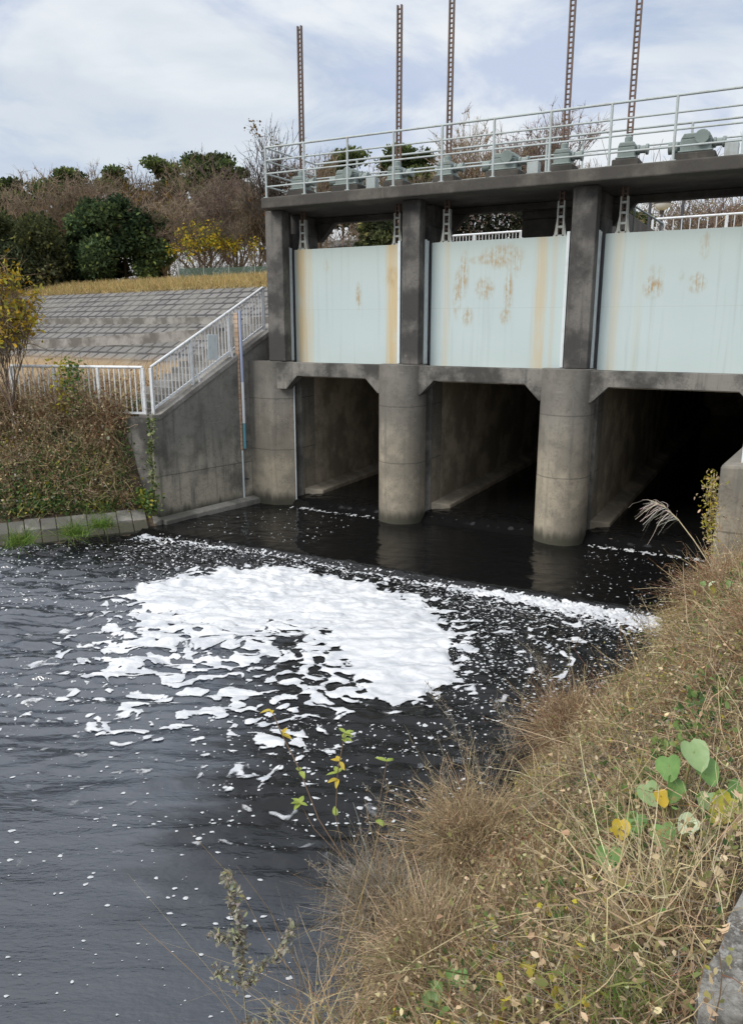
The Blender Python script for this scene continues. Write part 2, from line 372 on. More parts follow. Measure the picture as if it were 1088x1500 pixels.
# ------------------------------------------------------------------ water
def watermat(name, amp, base=(.011,.012,.012), rough=.05, sky_tint=None):
    m, n = newmat(name); P = n.n('ShaderNodeNewGeometry').outputs['Position']
    Q = n.scale(P, (1,1,1), rot=(0,0,-.49))                 # turned so that x runs along the ripple crests
    a = n.noise(n.scale(Q, (1.,4.,1)), 1.5, 4, .55, .4)
    f = n.noise(n.scale(Q, (4,9,1)), 3, 4, .55, .2)
    h = n.math('ADD', a, n.math('MULTIPLY', f, .35)); ior = 1.34
    if sky_tint:      # sky reflection painted into the colour, left and near; the right current stays dark
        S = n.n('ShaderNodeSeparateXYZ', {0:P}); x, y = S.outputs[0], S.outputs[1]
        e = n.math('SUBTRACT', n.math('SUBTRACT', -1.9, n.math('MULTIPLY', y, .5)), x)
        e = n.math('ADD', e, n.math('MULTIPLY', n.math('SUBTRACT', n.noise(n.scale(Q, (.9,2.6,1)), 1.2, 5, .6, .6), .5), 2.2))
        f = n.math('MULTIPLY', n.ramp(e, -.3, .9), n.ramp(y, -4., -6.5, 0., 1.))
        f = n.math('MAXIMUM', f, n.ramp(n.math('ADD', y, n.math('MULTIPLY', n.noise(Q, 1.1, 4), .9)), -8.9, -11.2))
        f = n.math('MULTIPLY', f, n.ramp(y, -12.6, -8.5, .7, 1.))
        base = n.mix(f, base, sky_tint); ior = n.math('ADD', 1.36, n.math('MULTIPLY', f, .62))
    n.out(n.pbr(base, rough, n.bump(h, amp, .05), IOR=ior)); return m
M['pool'] = watermat('river_surface', .42, (.007,.0075,.008), sky_tint=(.024,.032,.046))
M['apron'] = watermat('apron_surface', .16, (.007,.007,.007), .09)
M['still'] = watermat('still_surface', .06, (.007,.007,.007), .1)
RX = np.array([.883,.469]); FW = np.array([-.469,.883])    # along / across the ripples
def wave(x, y):
    u = x*RX[0]+y*RX[1]; v = x*FW[0]+y*FW[1]
    near = sstep(-6.6,-3.2,y)                               # churned water below the weir
    left = sstep(3.8,-1.5,x)*sstep(-12.5,-8.5,y)            # longer ripples running off to the left
    right = sstep(2.2,3.4,x)*sstep(-11.5,-9.5,y)*(1-near)
    w1 = .75*(fbm(u/.75, v/.15, 3, 5)-.5)+.2*(.5-np.abs(2*fbm(u/1.1+7, v/.26, 2, 6)-1))
    w2 = fbm(u/.16, v/.1, 3, 15)-.5
    w3 = fbm(u/2.2+3, v/1.0, 2, 25)-.5
    return w1*(.012+.24*left*(1-.5*near)+.1*right) + w2*(.003+.09*near+.045*right+.03*left) + w3*.05
xs = np.linspace(-10,6.6,400); ys = np.linspace(-14.6,-2.86,300)
def poolz(X, Y):
    e = np.minimum.reduce([X+10, 6.6-X, Y+14.6, (-2.86-Y)*3+.2]); return wave(X,Y)*sstep(0,.8,e)
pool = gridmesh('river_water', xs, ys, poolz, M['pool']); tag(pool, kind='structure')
PX, PY = xs, ys; PZ = poolz(*np.meshgrid(xs, ys, indexing='ij'))
def pooli(x, y):          # height of the built pool surface
    fx = np.clip((x-PX[0])/(PX[1]-PX[0]), 0, len(PX)-1.001); fy = np.clip((y-PY[0])/(PY[1]-PY[0]), 0, len(PY)-1.001); i = fx.astype(int); j = fy.astype(int); fx = fx-i; fy = fy-j
    return PZ[i,j]*(1-fx)*(1-fy)+PZ[i+1,j]*fx*(1-fy)+PZ[i,j+1]*(1-fx)*fy+PZ[i+1,j+1]*fx*fy
b = MB()
for x0,x1,y0,y1 in ((-70,-10,-70,-2.86),(-10,8,-70,-14.6)):
    k = len(b.v); b.v += [(x0,y0,0),(x1,y0,0),(x1,y1,0),(x0,y1,0)]; b.f.append((k,k+1,k+2,k+3))
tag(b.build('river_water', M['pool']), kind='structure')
# apron behind the weir line, sliding over a rounded lip into the pool
ys = np.array([-2.98,-2.92,-2.86,-2.8,-2.72,-2.6]+list(np.linspace(-2.4,1.4,120)))
xs = np.linspace(-5.0,7.2,260)
def apz(X, Y):
    lip = sstep(-2.98,-2.76,Y) + (fbm(X/.1, Y/.08, 3, 45)-.5)*.35*sstep(-2.99,-2.9,Y)*sstep(-2.5,-2.75,Y)
    return -.04 + .125*lip + (fbm(X/.22, Y/.16, 3, 41)-.5)*.022*lip*(.4+sstep(.2,-1,np.abs(X-1.6)-1.8)*0+.8*np.clip(np.abs(X-1.6)/3.5,0,1)) + (fbm(X/.8, 3+Y/.8, 2, 43)-.5)*.02*lip
tag(gridmesh('apron_water', xs, ys, apz, M['apron']), kind='structure')

# ------------------------------------------------------------------ the sluice structure (one concrete building)
PC = [-3.62, -.2, 3.32, 7.13]            # pier centres
BAYS = [(-3.05,-.70), (.30,2.82), (3.82,6.62)]
dam = tag(empty('sluice_structure', (1.6,.5,0)), 'dark weathered concrete sluice dam with round nosed piers, three openings and a deck on columns', 'dam')
def dpart(name, b, m, **k):
    o = b.build(name, m, None, **k); o.parent = dam
    o.location = (-1.6+0,-.5,0) if 'origin' not in k else Vector(k['origin'])-Vector((1.6,.5,0))
    return o
def nose(c, hw=.57, d=.5, k=18, t0=.0):
    return [(c+hw*math.cos(a), t0+d-d*math.sin(a)) for a in [PI - PI*i/k for i in range(k+1)]]
for i, c in enumerate(PC):
    b = MB(); hw = .5 if i else .57
    nz = nose(c, hw) if i else [(c-.57,.33),(c+.17,.3),(c+.23,.33),(c+hw,.6)]     # runs left -> front -> right
    body = [(c+hw,.64),(c+.15,.64),(c+.15,.93),(c+hw,.93),(c+hw,1.5),(c-hw,1.5),(c-hw,.93),(c-.15,.93),(c-.15,.64),(c-hw,.64)]
    b.prism(nz+body, -.9, 3.475)
    dpart('pier', b, M['pier'], smooth=True)
    s_ = MB()
    s_.box((c+hw-.13,.905,-.2),(c+hw+.012,.926,3.12))
    dpart('slot_frame', s_, M['toe'])
    if i == 0: s_ = MB(); s_.box((c+.545,.605,-.2),(c+.585,.635,3.14)); dpart('slot_frame', s_, M['guide'])
for k, (x0, x1) in enumerate(BAYS):
    b = MB(); y0, y1 = .3, .58
    prof = [(x0-.25,y0,3.462),(x0-.25,y0,2.86),(x0,y0,2.86),(x0+.3,y0,3.165),(x1-.3,y0,3.165),(x1,y0,2.86),(x1+.25,y0,2.86),(x1+.25,y0,3.462)]
    b.extr(prof[::-1], (0,0,0), (0,y1-y0,0))
    dpart('lintel_beam', b, M['beam'], bevel=.012)
    # tunnel: walls run back under the embankment
    b = MB()
    b.box((x0-.42,1.5,-.6),(x0-.005,24,3.3)); b.box((x1+.005,1.5,-.6),(x1+.3,24,3.3))
    b.box((x0-.005,.952,3.1),(x1+.005,24,3.4)); b.box((x0-.4,24,-.6),(x1+.4,24.4,3.4))
    b.box((x0-.0,.585,3.13),(x1+.0,.95,3.38))
    dpart('tunnel_lining', b, M['inner'])
    b = MB(); b.prism([(x0-.004,1.0),(x0+.34,1.3),(x0+.34,24),(x0-.004,24)], -.3, [.42,.34,.55,.7])
    dpart('tunnel_ledge', b, M['inner'], bevel=.02)
COLS = [(-3.58,-3.13), (-.2,.19), (3.23,3.68), (6.95,7.4)]
for x0, x1 in COLS:
    xm = (x0+x1)/2
    b = MB(); b.box((x0,.42,3.478),(x1,.70,6.728)); b.box((xm-.1,.70,3.478),(xm+.1,.98,6.728)); b.box((x0+.02,.98,3.2),(x1-.02,1.95,6.29))
    b.prism([(x0+.03,1.2),(x1-.03,1.2),(x1-.03,1.95),(x0+.03,1.95)], 6.292, 6.728)
    dpart('column', b, M['column'], bevel=.02)
b = MB(); b.box((-3.43,.08,6.73),(12,2.25,6.955))
dpart('deck_slab', b, M['deck'], bevel=.025)
b = MB(); b.box((-3.36,1.96,6.6),(12,2.2,6.728))
for x0, x1 in COLS:                                        # haunches under the rear beam
    b.extr([(x0-.4,1.98,6.598),(x1+.4,1.98,6.598),(x1,1.98,6.2),(x0,1.98,6.2)][::-1], (0,0,0), (0,.2,0))
dpart('rear_beam', b, M['deck'], bevel=.015)
b = MB(); b.box((1.7,2.26,6.45),(3.25,11,6.9))
b.extr([(1.7,2.3,6.448),(3.25,2.3,6.448),(3.25,4.4,6.448),(1.7,4.4,6.448)][::-1], (0,0,0), (0,0,-.35))
dpart('access_bridge', b, M['deck'], bevel=.02)
# abutment block joining the left pier to the wing wall
b = MB(); b.prism([(-4.3,.36),(-3.9,.36),(-3.9,1.3),(-4.3,1.3)], -.9, 3.458)
dpart('abutment', b, M['wall'], bevel=.02)
# white/galvanised guide rails each side of each gate
GATES = [(-3.10,-.46), (.28,3.06), (3.77,6.75)]
for g0, g1 in GATES:
    for x, w in ((g0-.115,.07), (g1+.055,.06)):
        b = MB(); b.box((x-w/2,.703,3.48),(x+w/2,.79,5.99)); b.box((x-w/2-.012,.79,3.48),(x+w/2+.012,.86,5.97))
        if x < g0: b.box((x-.12,.72,5.78),(x-w/2,.78,5.95))
        dpart('guide_rail', b, M['guide'], bevel=.006)
# sills where the tunnel water steps down to the apron
for x0, x1 in BAYS:
    b = MB(); b.box((x0-.1,.62,-.5),(x1+.1,1.0,.2)); dpart('sill', b, M['inner'])
def culv(X, Y):
    drop = sstep(.34,.75,Y)
    return .06 + .2*drop + (fbm(X/.12, Y/.12, 2, 61)-.5)*.05*drop*(1-sstep(.9,1.6,Y)) + (fbm(X/.6, Y/.6, 2, 62)-.5)*.015
for x0, x1 in BAYS:
    tag(gridmesh('tunnel_water', np.linspace(x0-.02,x1+.02,70), np.concatenate([np.linspace(.3,2,50), np.linspace(2.3,24,60)]), culv, M['still']), kind='structure')

# ------------------------------------------------------------------ the three gates with their lifting racks
def gatemat(name, bands, patches, seed):
    m, n = newmat(name)
    P = n.n('ShaderNodeNewGeometry').outputs['Position']; S = n.n('ShaderNodeSeparateXYZ', {0:P}); x, z = S.outputs[0], S.outputs[2]
    c = n.mix(n.noise(P, .8, 5), (.42,.5,.495), (.495,.575,.57))
    c = n.mix(n.math('MULTIPLY', n.ramp(n.noise(n.scale(P, (7,1,.25)), 1.4, 6, .6), .52, .75), .45), c, (.34,.4,.385))
    c = n.mix(n.math('MULTIPLY', n.ramp(z, 4.9, 6.0), .35), c, (.42,.47,.4))
    seam = n.math('COMPARE', z, 4.62, .008); c = n.mix(n.math('MULTIPLY', seam, .35), c, (.36,.42,.4))
    st = n.noise(n.scale(P, (26,1,.5), loc=(seed,0,0)), 1.5, 5, .6)
    st2 = n.noise(n.scale(P, (5,1,1.1), loc=(seed,0,0)), 1.2, 4, .6)
    for bx, w, amt in bands:
        d = n.math('ABSOLUTE', n.math('SUBTRACT', x, bx))
        core = n.ramp(n.math('ADD', d, n.math('MULTIPLY', n.math('SUBTRACT', st, .5), w*1.3)), w*.2, w, 1., 0.)
        f = n.math('MULTIPLY', core, n.math('MULTIPLY', n.ramp(st2, .2, .6, .55, 1.), amt))
        c = n.mix(f, c, n_rust(n, st))
    pn = n.noise(n.scale(P, (9,1,5), loc=(seed*3,0,0)), 1.3, 6, .7)
    for px, pz, rx, rz, amt in patches:
        d = n.math('ADD', n.math('POWER', n.math('DIVIDE', n.math('SUBTRACT', x, px), rx), 2.), n.math('POWER', n.math('DIVIDE', n.math('SUBTRACT', z, pz), rz), 2.))
        f = n.math('MULTIPLY', n.ramp(d, 0., 1., 1., 0.), n.math('MULTIPLY', n.ramp(n.math('ADD', n.math('MULTIPLY', pn,.6), n.math('MULTIPLY', st,.4)), .42, .6), amt))
        c = n.mix(f, c, (.36,.24,.1))
    n.out(n.pbr(c, .5, n.bump(n.noise(P, 3, 3), .08, .02)))
    return m
def n_rust(n, st): return n.mix(st, (.46,.29,.1), (.62,.47,.22))
GM = [gatemat('gate_paint_streaked', [(-2.92,.2,.72),(-2.7,.12,.35),(-.62,.23,.78)], [(-1.45,4.9,.09,.35,.8),(-2.25,5.55,.1,.2,.4),(-.62,5.3,.2,.3,.6)], 1.3),
      gatemat('gate_paint_patched', [(2.6,.17,.55),(.62,.1,.3),(2.85,.07,.25)], [(1.0,5.3,.13,.55,.85),(.86,4.9,.12,.6,.8),(1.45,5.0,.25,.28,1.),(1.8,5.6,.55,.3,.75),(1.95,4.9,.12,.55,.9),(2.1,5.45,.1,.3,.8),(1.1,4.45,.15,.25,.7),(1.9,4.45,.14,.2,.7),(1.5,5.55,.5,.12,.6)], 4.1),
      gatemat('gate_paint_faded', [(4.03,.13,.28),(4.45,.1,.12)], [(4.68,4.95,.22,.24,.95),(5.42,5.02,.2,.22,.9),(5.5,5.65,.12,.3,.5),(4.7,5.2,.2,.2,.3),(5.15,5.15,.06,.12,.5)], 7.7)]
RACKS = [(-2.88,-.53), (.58,2.91), (4.06,6.36)]
GL = ['pale green steel gate with two rusty streaks down its sides, beside the stair',
      'pale green steel gate blotched with rust patches, between two concrete columns',
      'pale green steel gate with two small rust spots, cut by the right picture edge']
for k, (g0, g1) in enumerate(GATES):
    c0 = ((g0+g1)/2, .86, 3.3)
    G = tag(empty('sluice_gate', c0), GL[k], 'sluice gate', 'lifted steel sluice gates')
    def gp(name, b, m, par=None, **kw):
        o = b.build(name, m, None, origin=c0, **kw); o.parent = par or G
        o.location = (0,0,0)
        return o
    b = MB(); b.box((g0,.84,3.3),(g1,.87,5.93))
    gp('skin_plate', b, GM[k], bevel=.006)
    b = MB()
    for zz in (3.4,4.2,5.05,5.8): b.box((g0+.02,.872,zz-.06),(g1-.02,1.02,zz+.06))
    gp('stiffener', b, M['hoist'])
    for sx, gx in ((-1,g0),(1,g1)):
        b = MB()
        b.box((min(gx+sx*.006,gx+sx*.04),.85,3.32),(max(gx+sx*.006,gx+sx*.04),.98,5.9))
        for zz in np.arange(3.62,5.8,.5): b.lathe([(.04,0),(.045,.005),(.045,.035),(.04,.04)], (gx+(.008 if sx>0 else -.05),.90,zz), 12, 'x')
        gp('roller_edge', b, M['darksteel'])
    for rx in RACKS[k]:
        b = MB()
        for sx in (-.042,.042): b.box((rx+sx-.013,.872,6.0),(rx+sx+.013,.93,10.42+(.0 if rx<0 else .03)))
        for zz in np.arange(6.1,10.4,.085): b.box((rx-.03,.885,zz-.011),(rx+.03,.918,zz+.011))
        R = gp('lifting_rack', b, M['rust'])
        b = MB()
        for sx in (-1,1):
            b.prism([(rx+sx*.058-.014,.85),(rx+sx*.058+.014,.85),(rx+sx*.058+.014,.96),(rx+sx*.058-.014,.96)], 5.9, 6.56)
            b.extr([(rx+sx*.075,.86,5.94),(rx+sx*.115,.86,5.94),(rx+sx*.075,.86,6.22)][::sx], (0,0,0), (0,.08,0))
        b.box((rx-.125,.85,5.93),(rx+.125,.98,5.955))
        for zz in (6.1,6.28,6.46): b.box((rx-.075,.86,zz-.02),(rx+.075,.95,zz+.02))
        o = b.build('rack_bracket', M['bracket'], None, origin=c0); o.parent = R; o.location = (0,0,0)

# ------------------------------------------------------------------ hoists on the deck
def hoist(x, label, big=False):
    T = tag(empty('hoist', (x,.85,6.955)), label, 'hoist', 'gate hoists on the deck')
    def hp(name, b, m, **kw): return b.build(name, m, T, **kw)
    w, d, h = (.25,.2,.31) if big else (.15,.18,.28)
    b = MB(); b.box((-w-.08,-d-.05,0),(w+.08,d+.05,.2)); hp('base_plinth', b, M['deck'], bevel=.02)
    b = MB(); b.prism([(-w,-d),(w,-d),(w,d),(-w,d)], .2, .2+h*.72)
    b.prism([(-w-.03,-d-.03),(w+.03,-d-.03),(w+.03,d+.03),(-w-.03,d+.03)], .205, .235)
    b.extr([(-w,-d,.2+h*.72),(w,-d,.2+h*.72),(w*.8,-d,.2+h),(-w*.8,-d,.2+h)], (0,0,0), (0,2*d,0))
    hp('gear_housing', b, M['hoist'], bevel=.02)
    b = MB(); b.lathe([(.05,0),(.085,.01),(.085,.05),(.06,.06),(.06,.15),(.09,.16),(.09,.2),(.03,.21)], (w,0,.36), 14, 'x'); hp('coupling', b, M['hoist'], smooth=True)
    if big:
        b = MB(); b.lathe([(.05,0),(.1,.01),(.1,.16),(.07,.19),(.03,.2)], (-w-.22,0,.33), 14, 'x'); hp('motor', b, M['hoist'], smooth=True)
        b = MB(); b.tube([(w*.4,-d-.005,.42),(w*.4,-d-.08,.42)], .02, 8); b.lathe([(.11,0),(.12,.01),(.11,.02)], (w*.4,-d-.1,.42), 14, 'y'); hp('handwheel', b, M['hoist'])
        b = MB(); b.box((w+.2,-.12,.05),(w+.42,.06,.32)); hp('junction_box', b, M['rail'], bevel=.01)
    else:
        b = MB(); b.lathe([(.07,0),(.07,.1),(.05,.12)], (0,0,.2+h), 12, 'z'); hp('rack_collar', b, M['hoist'])
hl = ['small green rack hoist at the far left end of the deck', 'small green rack hoist under the second rust coloured rack', 'small green rack hoist under the third rust coloured rack',
      'small green rack hoist under the fourth rust coloured rack', 'small green rack hoist under the last rust coloured rack on the right', 'small green rack hoist just beyond the right picture edge']
ii = 0
for k, (a, c) in enumerate(RACKS):
    for x in (a, c):
        if x < 6: hoist(x, hl[ii])
        ii += 1
    hoist((a+c)/2+(.05 if k < 2 else 0), ['large green hoist motor between the first two racks on the deck', 'large green hoist motor between the third and fourth racks on the deck', 'large green hoist motor right of the last rack on the deck'][k], True)
    T = tag(MB(), None) if False else None
    b = MB(); b.tube([(a+.42,.85,7.315),(c-.2,.85,7.315)], .022, 8)
    o = b.build('drive_shaft', M['hoist'], origin=((a+c)/2,.85,7.315)); tag(o, ['thin green drive shaft linking the hoists over the streaked gate', 'thin green drive shaft linking the hoists over the rust-blotched gate', 'thin green drive shaft linking the hoists over the rightmost gate'][k], 'drive shaft', 'drive shafts on the deck')

# ------------------------------------------------------------------ deck railings
def pipe_rail(name, label, pts_x, y, x0, x1, z0, hs, endr=None):
    T = tag(empty(name, (x0,y,z0)), label, 'railing')
    for x in pts_x:
        b = MB(); b.tube([(x-x0,0,0),(x-x0,0,hs[0])], .024, 8); b.box((x-x0-.05,-.04,0),(x-x0+.05,.04,.012)); b.build('post', M['rail'], T, smooth=True)
    for i, h in enumerate(hs):
        b = MB(); b.tube([(0,0,h),(x1-x0,0,h)], .022 if i == 0 else .017, 8)
        if endr: b.tube([(0,0,h),(0,endr,h)], .018, 8)
        b.build('rail', M['rail'], T, smooth=True)
    return T
pipe_rail('deck_railing', 'pale green pipe railing with four rails along the front edge of the deck', [-3.33,-2.36,-1.32,-.28,.75,1.78,2.83,3.88,4.93,5.98,7.03,8.08], .16, -3.33, 9.5, 6.957, [1.0,.74,.48,.22], 1.98)
pipe_rail('deck_railing', 'pale green pipe railing along the back edge of the deck, seen behind the hoists', [-3.33,-2.2,-1.1,0,1.1,2.2,4.95,6.0,7.1,8.2], 2.16, -3.33, 9.5, 6.957, [1.0,.68,.36])
b = MB(); T = tag(empty('bridge_handrail', (2.9,2.3,6.9)), 'thin sloping green handrail going down from the back of the deck', 'handrail')
b.tube([(0,0,.95),(-.55,.5,.5),(-1.1,1.0,.05)], .02, 8); b.build('rail', M['rail'], T)
for q in ([(0,0,0),(0,0,.95)], [(-1.0,.92,-.6),(-1.0,.92,.14)]): b = MB(); b.tube(q, .02, 8); b.build('post', M['rail'], T)
T = tag(empty('bridge_handrail', (3.95,2.5,5.6)), 'green handrail with a sloping end behind the top of the rightmost gate', 'handrail')
b = MB(); b.tube([(0,0,0),(0,0,1.0),(.42,1.0,.75),(.42,1.0,0)], .025, 8); b.build('rail', M['rail'], T)

# ------------------------------------------------------------------ left wing wall, stair, railings, gauge
def wl(t, off=0): return (-4.72 + .2264*(t+2.3) - off, t)
def wtop(t): return 2.42 + max(0, t+2.1)*(1.72/3.1)
W_ = tag(empty('wing_wall', (-4.6,-1,0)), 'stained concrete retaining wall with a sloping top under the white stair railing', 'retaining wall')
def wp(name, b, m, **k): o = b.build(name, m, None, **k); o.parent = W_; o.location = (4.6,1,0); return o
b = MB(); ts = [-2.3,-2.1,.45,1.3]
for a, c in zip(ts[:-1], ts[1:]):
    b.prism([wl(a), wl(c), wl(c,.32), wl(a,.32)], -.9, [wtop(a)-.1,wtop(c)-.1,wtop(c)-.1,wtop(a)-.1])
wp('wall_face', b, M['wall'])
b = MB()
for a, c in zip(ts[:-1], ts[1:]):
    b.prism([wl(a,-.03), wl(c,-.03), wl(c,.35), wl(a,.35)], [wtop(a)-.098,wtop(c)-.098,wtop(c)-.098,wtop(a)-.098], [wtop(a)+.02,wtop(c)+.02,wtop(c)+.02,wtop(a)+.02])
wp('coping', b, M['kerb'], bevel=.012)
b = MB(); b.prism([(-5.45,-2.36),(-4.75,-2.31),(-5.0,-2.0),(-5.45,-2.05)], -.9, 2.38); wp('return_wall', b, M['beam'], bevel=.02)
b = MB(); b.prism([wl(-2.32,-.02), wl(-2.32,-.26), wl(.34,-.22), wl(.34,-.0)], -.9, [.22,.17,.22,.27]); wp('footing', b, M['toe'], bevel=.02)
b = MB(); b.prism([(-4.66,-2.55),(-4.55,-2.35),(-4.8,-2.37),(-5.2,-2.5)], -.9, [.1,.22,.32,.3]); wp('corner_block', b, M['toe'], bevel=.02)
S_ = tag(empty('stair', (-5.2,-2,2.38)), 'concrete stair climbing behind the white sloping railing', 'stair')
b = MB()
for i in range(14):
    a = -2.0+i*.24; z1 = 2.38+(i+1)*.135
    b.prism([wl(a,.36), wl(a+.241,.36), wl(a+.241,1.35), wl(a,1.35)], 2.3, z1)
o = b.build('step', M['kerb'], S_, origin=(-5.2,-2,2.38)); o.location = (0,0,0)
def post_fence(name, label, p0, p1, z0, z1, npost, nb, h=.98, skip=()):
    p0 = Vector(p0); p1 = Vector(p1)
    T = tag(empty(name, (*p0, z0)), label, 'railing')
    L = lambda f, dz: Vector(((p1.x-p0.x)*f, (p1.y-p0.y)*f, (z1-z0)*f+dz))
    for i in range(npost):
        f = i/(npost-1)
        b = MB(); b.bar(L(f,-.04), L(f,h-.02), .06, .06, (1,.3,0)); b.build('post', M['white'], T, bevel=.006)
    b = MB(); b.tube([L(0,h),L(1,h)], .032, 10); b.build('top_rail', M['white'], T, smooth=True)
    b = MB(); b.bar(L(0,.1), L(1,.1), .035, .045); b.build('bottom_rail', M['white'], T)
    b = MB()
    for i in range(nb):
        f = (i+.5)/nb; b.bar(L(f,.11), L(f,h-.02), .02, .02, (1,.3,0))
    b.build('balusters', M['white'], T)
    return T
a0 = wl(-2.12,.14); a1 = wl(1.0,.14)
sr = post_fence('stair_railing', 'white steel railing sloping up the stair to the concrete column', a0, a1, wtop(-2.12)+.02, wtop(1.0)+.02, 4, 34)
b = MB(); d = Vector((a1[0]-a0[0], a1[1]-a0[1], 0)).normalized()
for f in (.36,.66):
    p = Vector(((a1[0]-a0[0])*f, (a1[1]-a0[1])*f, (wtop(1)-wtop(-2.12))*f)); b.bar(p+Vector((.02,0,.3)), p+Vector((.1,.0,-.02)), .03, .03, (0,1,0))
b.build('brace', M['white'], sr)
post_fence('fence', 'white steel fence half hidden by dead weeds, left of the stair foot', (-4.95,-2.22), (-7.95,-3.1), 2.36, 2.36, 4, 26, 1.06)
T = tag(empty('sign_plate', (*wl(-.55,.09), wtop(-.55)+.2)), 'small blank pale grey plate fixed to the sloping white railing', 'sign')
b = MB(); b.box((-.02,-.17,.05),(.0,.17,.6)); b.build('plate', M['guide'], T, bevel=.005)
b = MB(); b.box((-.035,-.12,.12),(-.02,-.09,.14)); b.box((-.035,.09,.5),(-.02,.12,.52)); b.build('clip', M['darksteel'], T)
# water gauge on the wall
m, n = newmat('gauge_enamel'); P = n.n('ShaderNodeNewGeometry').outputs['Position']; z = n.n('ShaderNodeSeparateXYZ', {0:P}).outputs[2]
tick = n.math('LESS_THAN', n.math('FRACT', n.math('MULTIPLY', z, 10.)), .3)
c = n.mix(n.ramp(n.noise(P, 5, 5), .4, .7), (.55,.4,.28), (.42,.26,.15))
c = n.mix(n.math('MULTIPLY', tick, .4), c, (.1,.09,.09)); n.out(n.pbr(c, .4)); M['gauge'] = m
m, n = newmat('gauge_pipe_paint'); P = n.n('ShaderNodeNewGeometry').outputs['Position']; z = n.n('ShaderNodeSeparateXYZ', {0:P}).outputs[2]
c = n.mix(n.math('GREATER_THAN', z, 2.05), (.12,.3,.36), (.66,.68,.7)); c = n.mix(n.math('GREATER_THAN', z, 3.0), c, (.33,.38,.52)); n.out(n.pbr(c, .4)); M['gpipe'] = m
gx, gy = wl(.06,-.045)
T = tag(empty('water_gauge', (gx,gy,.2)), 'tall painted water level gauge with a blue and white pipe on the stained wall', 'water gauge')
b = MB(); b.box((-.10,-.035,1.2),(.0,-.01,4.35)); b.build('gauge_board', M['gauge'], T, bevel=.004)
b = MB(); b.tube([(.06,-.02,1.25),(.06,-.02,4.4)], .035, 10); b.build('pipe', M['gpipe'], T, smooth=True)
b = MB(); b.tube([(-.02,-.02,0),(-.02,-.02,1.2)], .022, 8); b.build('lower_pipe', M['guide'], T, smooth=True)
b = MB()
for zz in (.5,1.4,2.4,3.4,4.2): b.box((-.13,-.01,zz),(.11,.02,zz+.03))
b.build('clamp', M['darksteel'], T)
# right wing wall, its rounded end by the near bank
W2 = tag(empty('wing_wall', (7,-2,0)), 'grey concrete wall end with a chamfered top, rising from the dry grass at the right edge', 'retaining wall')
b = MB(); b.prism([(6.33,-2.75),(8.6,-2.9),(8.6,.5),(6.66,.5)], -.9, [2.38,2.5,2.6,2.45])
o = b.build('wall_face', M['pier'], None, bevel=.05); o.parent = W2; o.location = (-7,2,0)
b = MB(); b.box((-.42,-.55,2.4),(-.34,-.47,3.5)); b.build('post', M['white'], W2)

# ------------------------------------------------------------------ block toe on the left bank
M['toe2'] = M['toe']
T = tag(empty('toe_wall', (*TO,0)), 'two rows of pale concrete blocks along the foot of the left bank at the water', 'toe wall')
b = MB(); b2 = MB()
for r, (d0, d1) in enumerate(((.0,.2),(.21,.43))):
    k = 0
    for a in np.arange(-.02, 14, .3):
        j = RNG.normal(0,.012,4)
        q = [Lp(np.array(x), np.array(y)) for x, y in ((a,d0),(a+.285,d0),(a+.285,d1),(a,d1))]
        up = .05+j[0]
        (b if r else b2).quadbox([(p[0],p[1],p[2]-.12) for p in q][::-1]+[(p[0],p[1],p[2]+up+j[1]*.5) for p in q][::-1])
for bb, mm in ((b,M['toe']),(b2,M['wall'])):
    o = bb.build('block_row', mm, T, origin=(*TO,0), bevel=.012); o.location = (0,0,0)

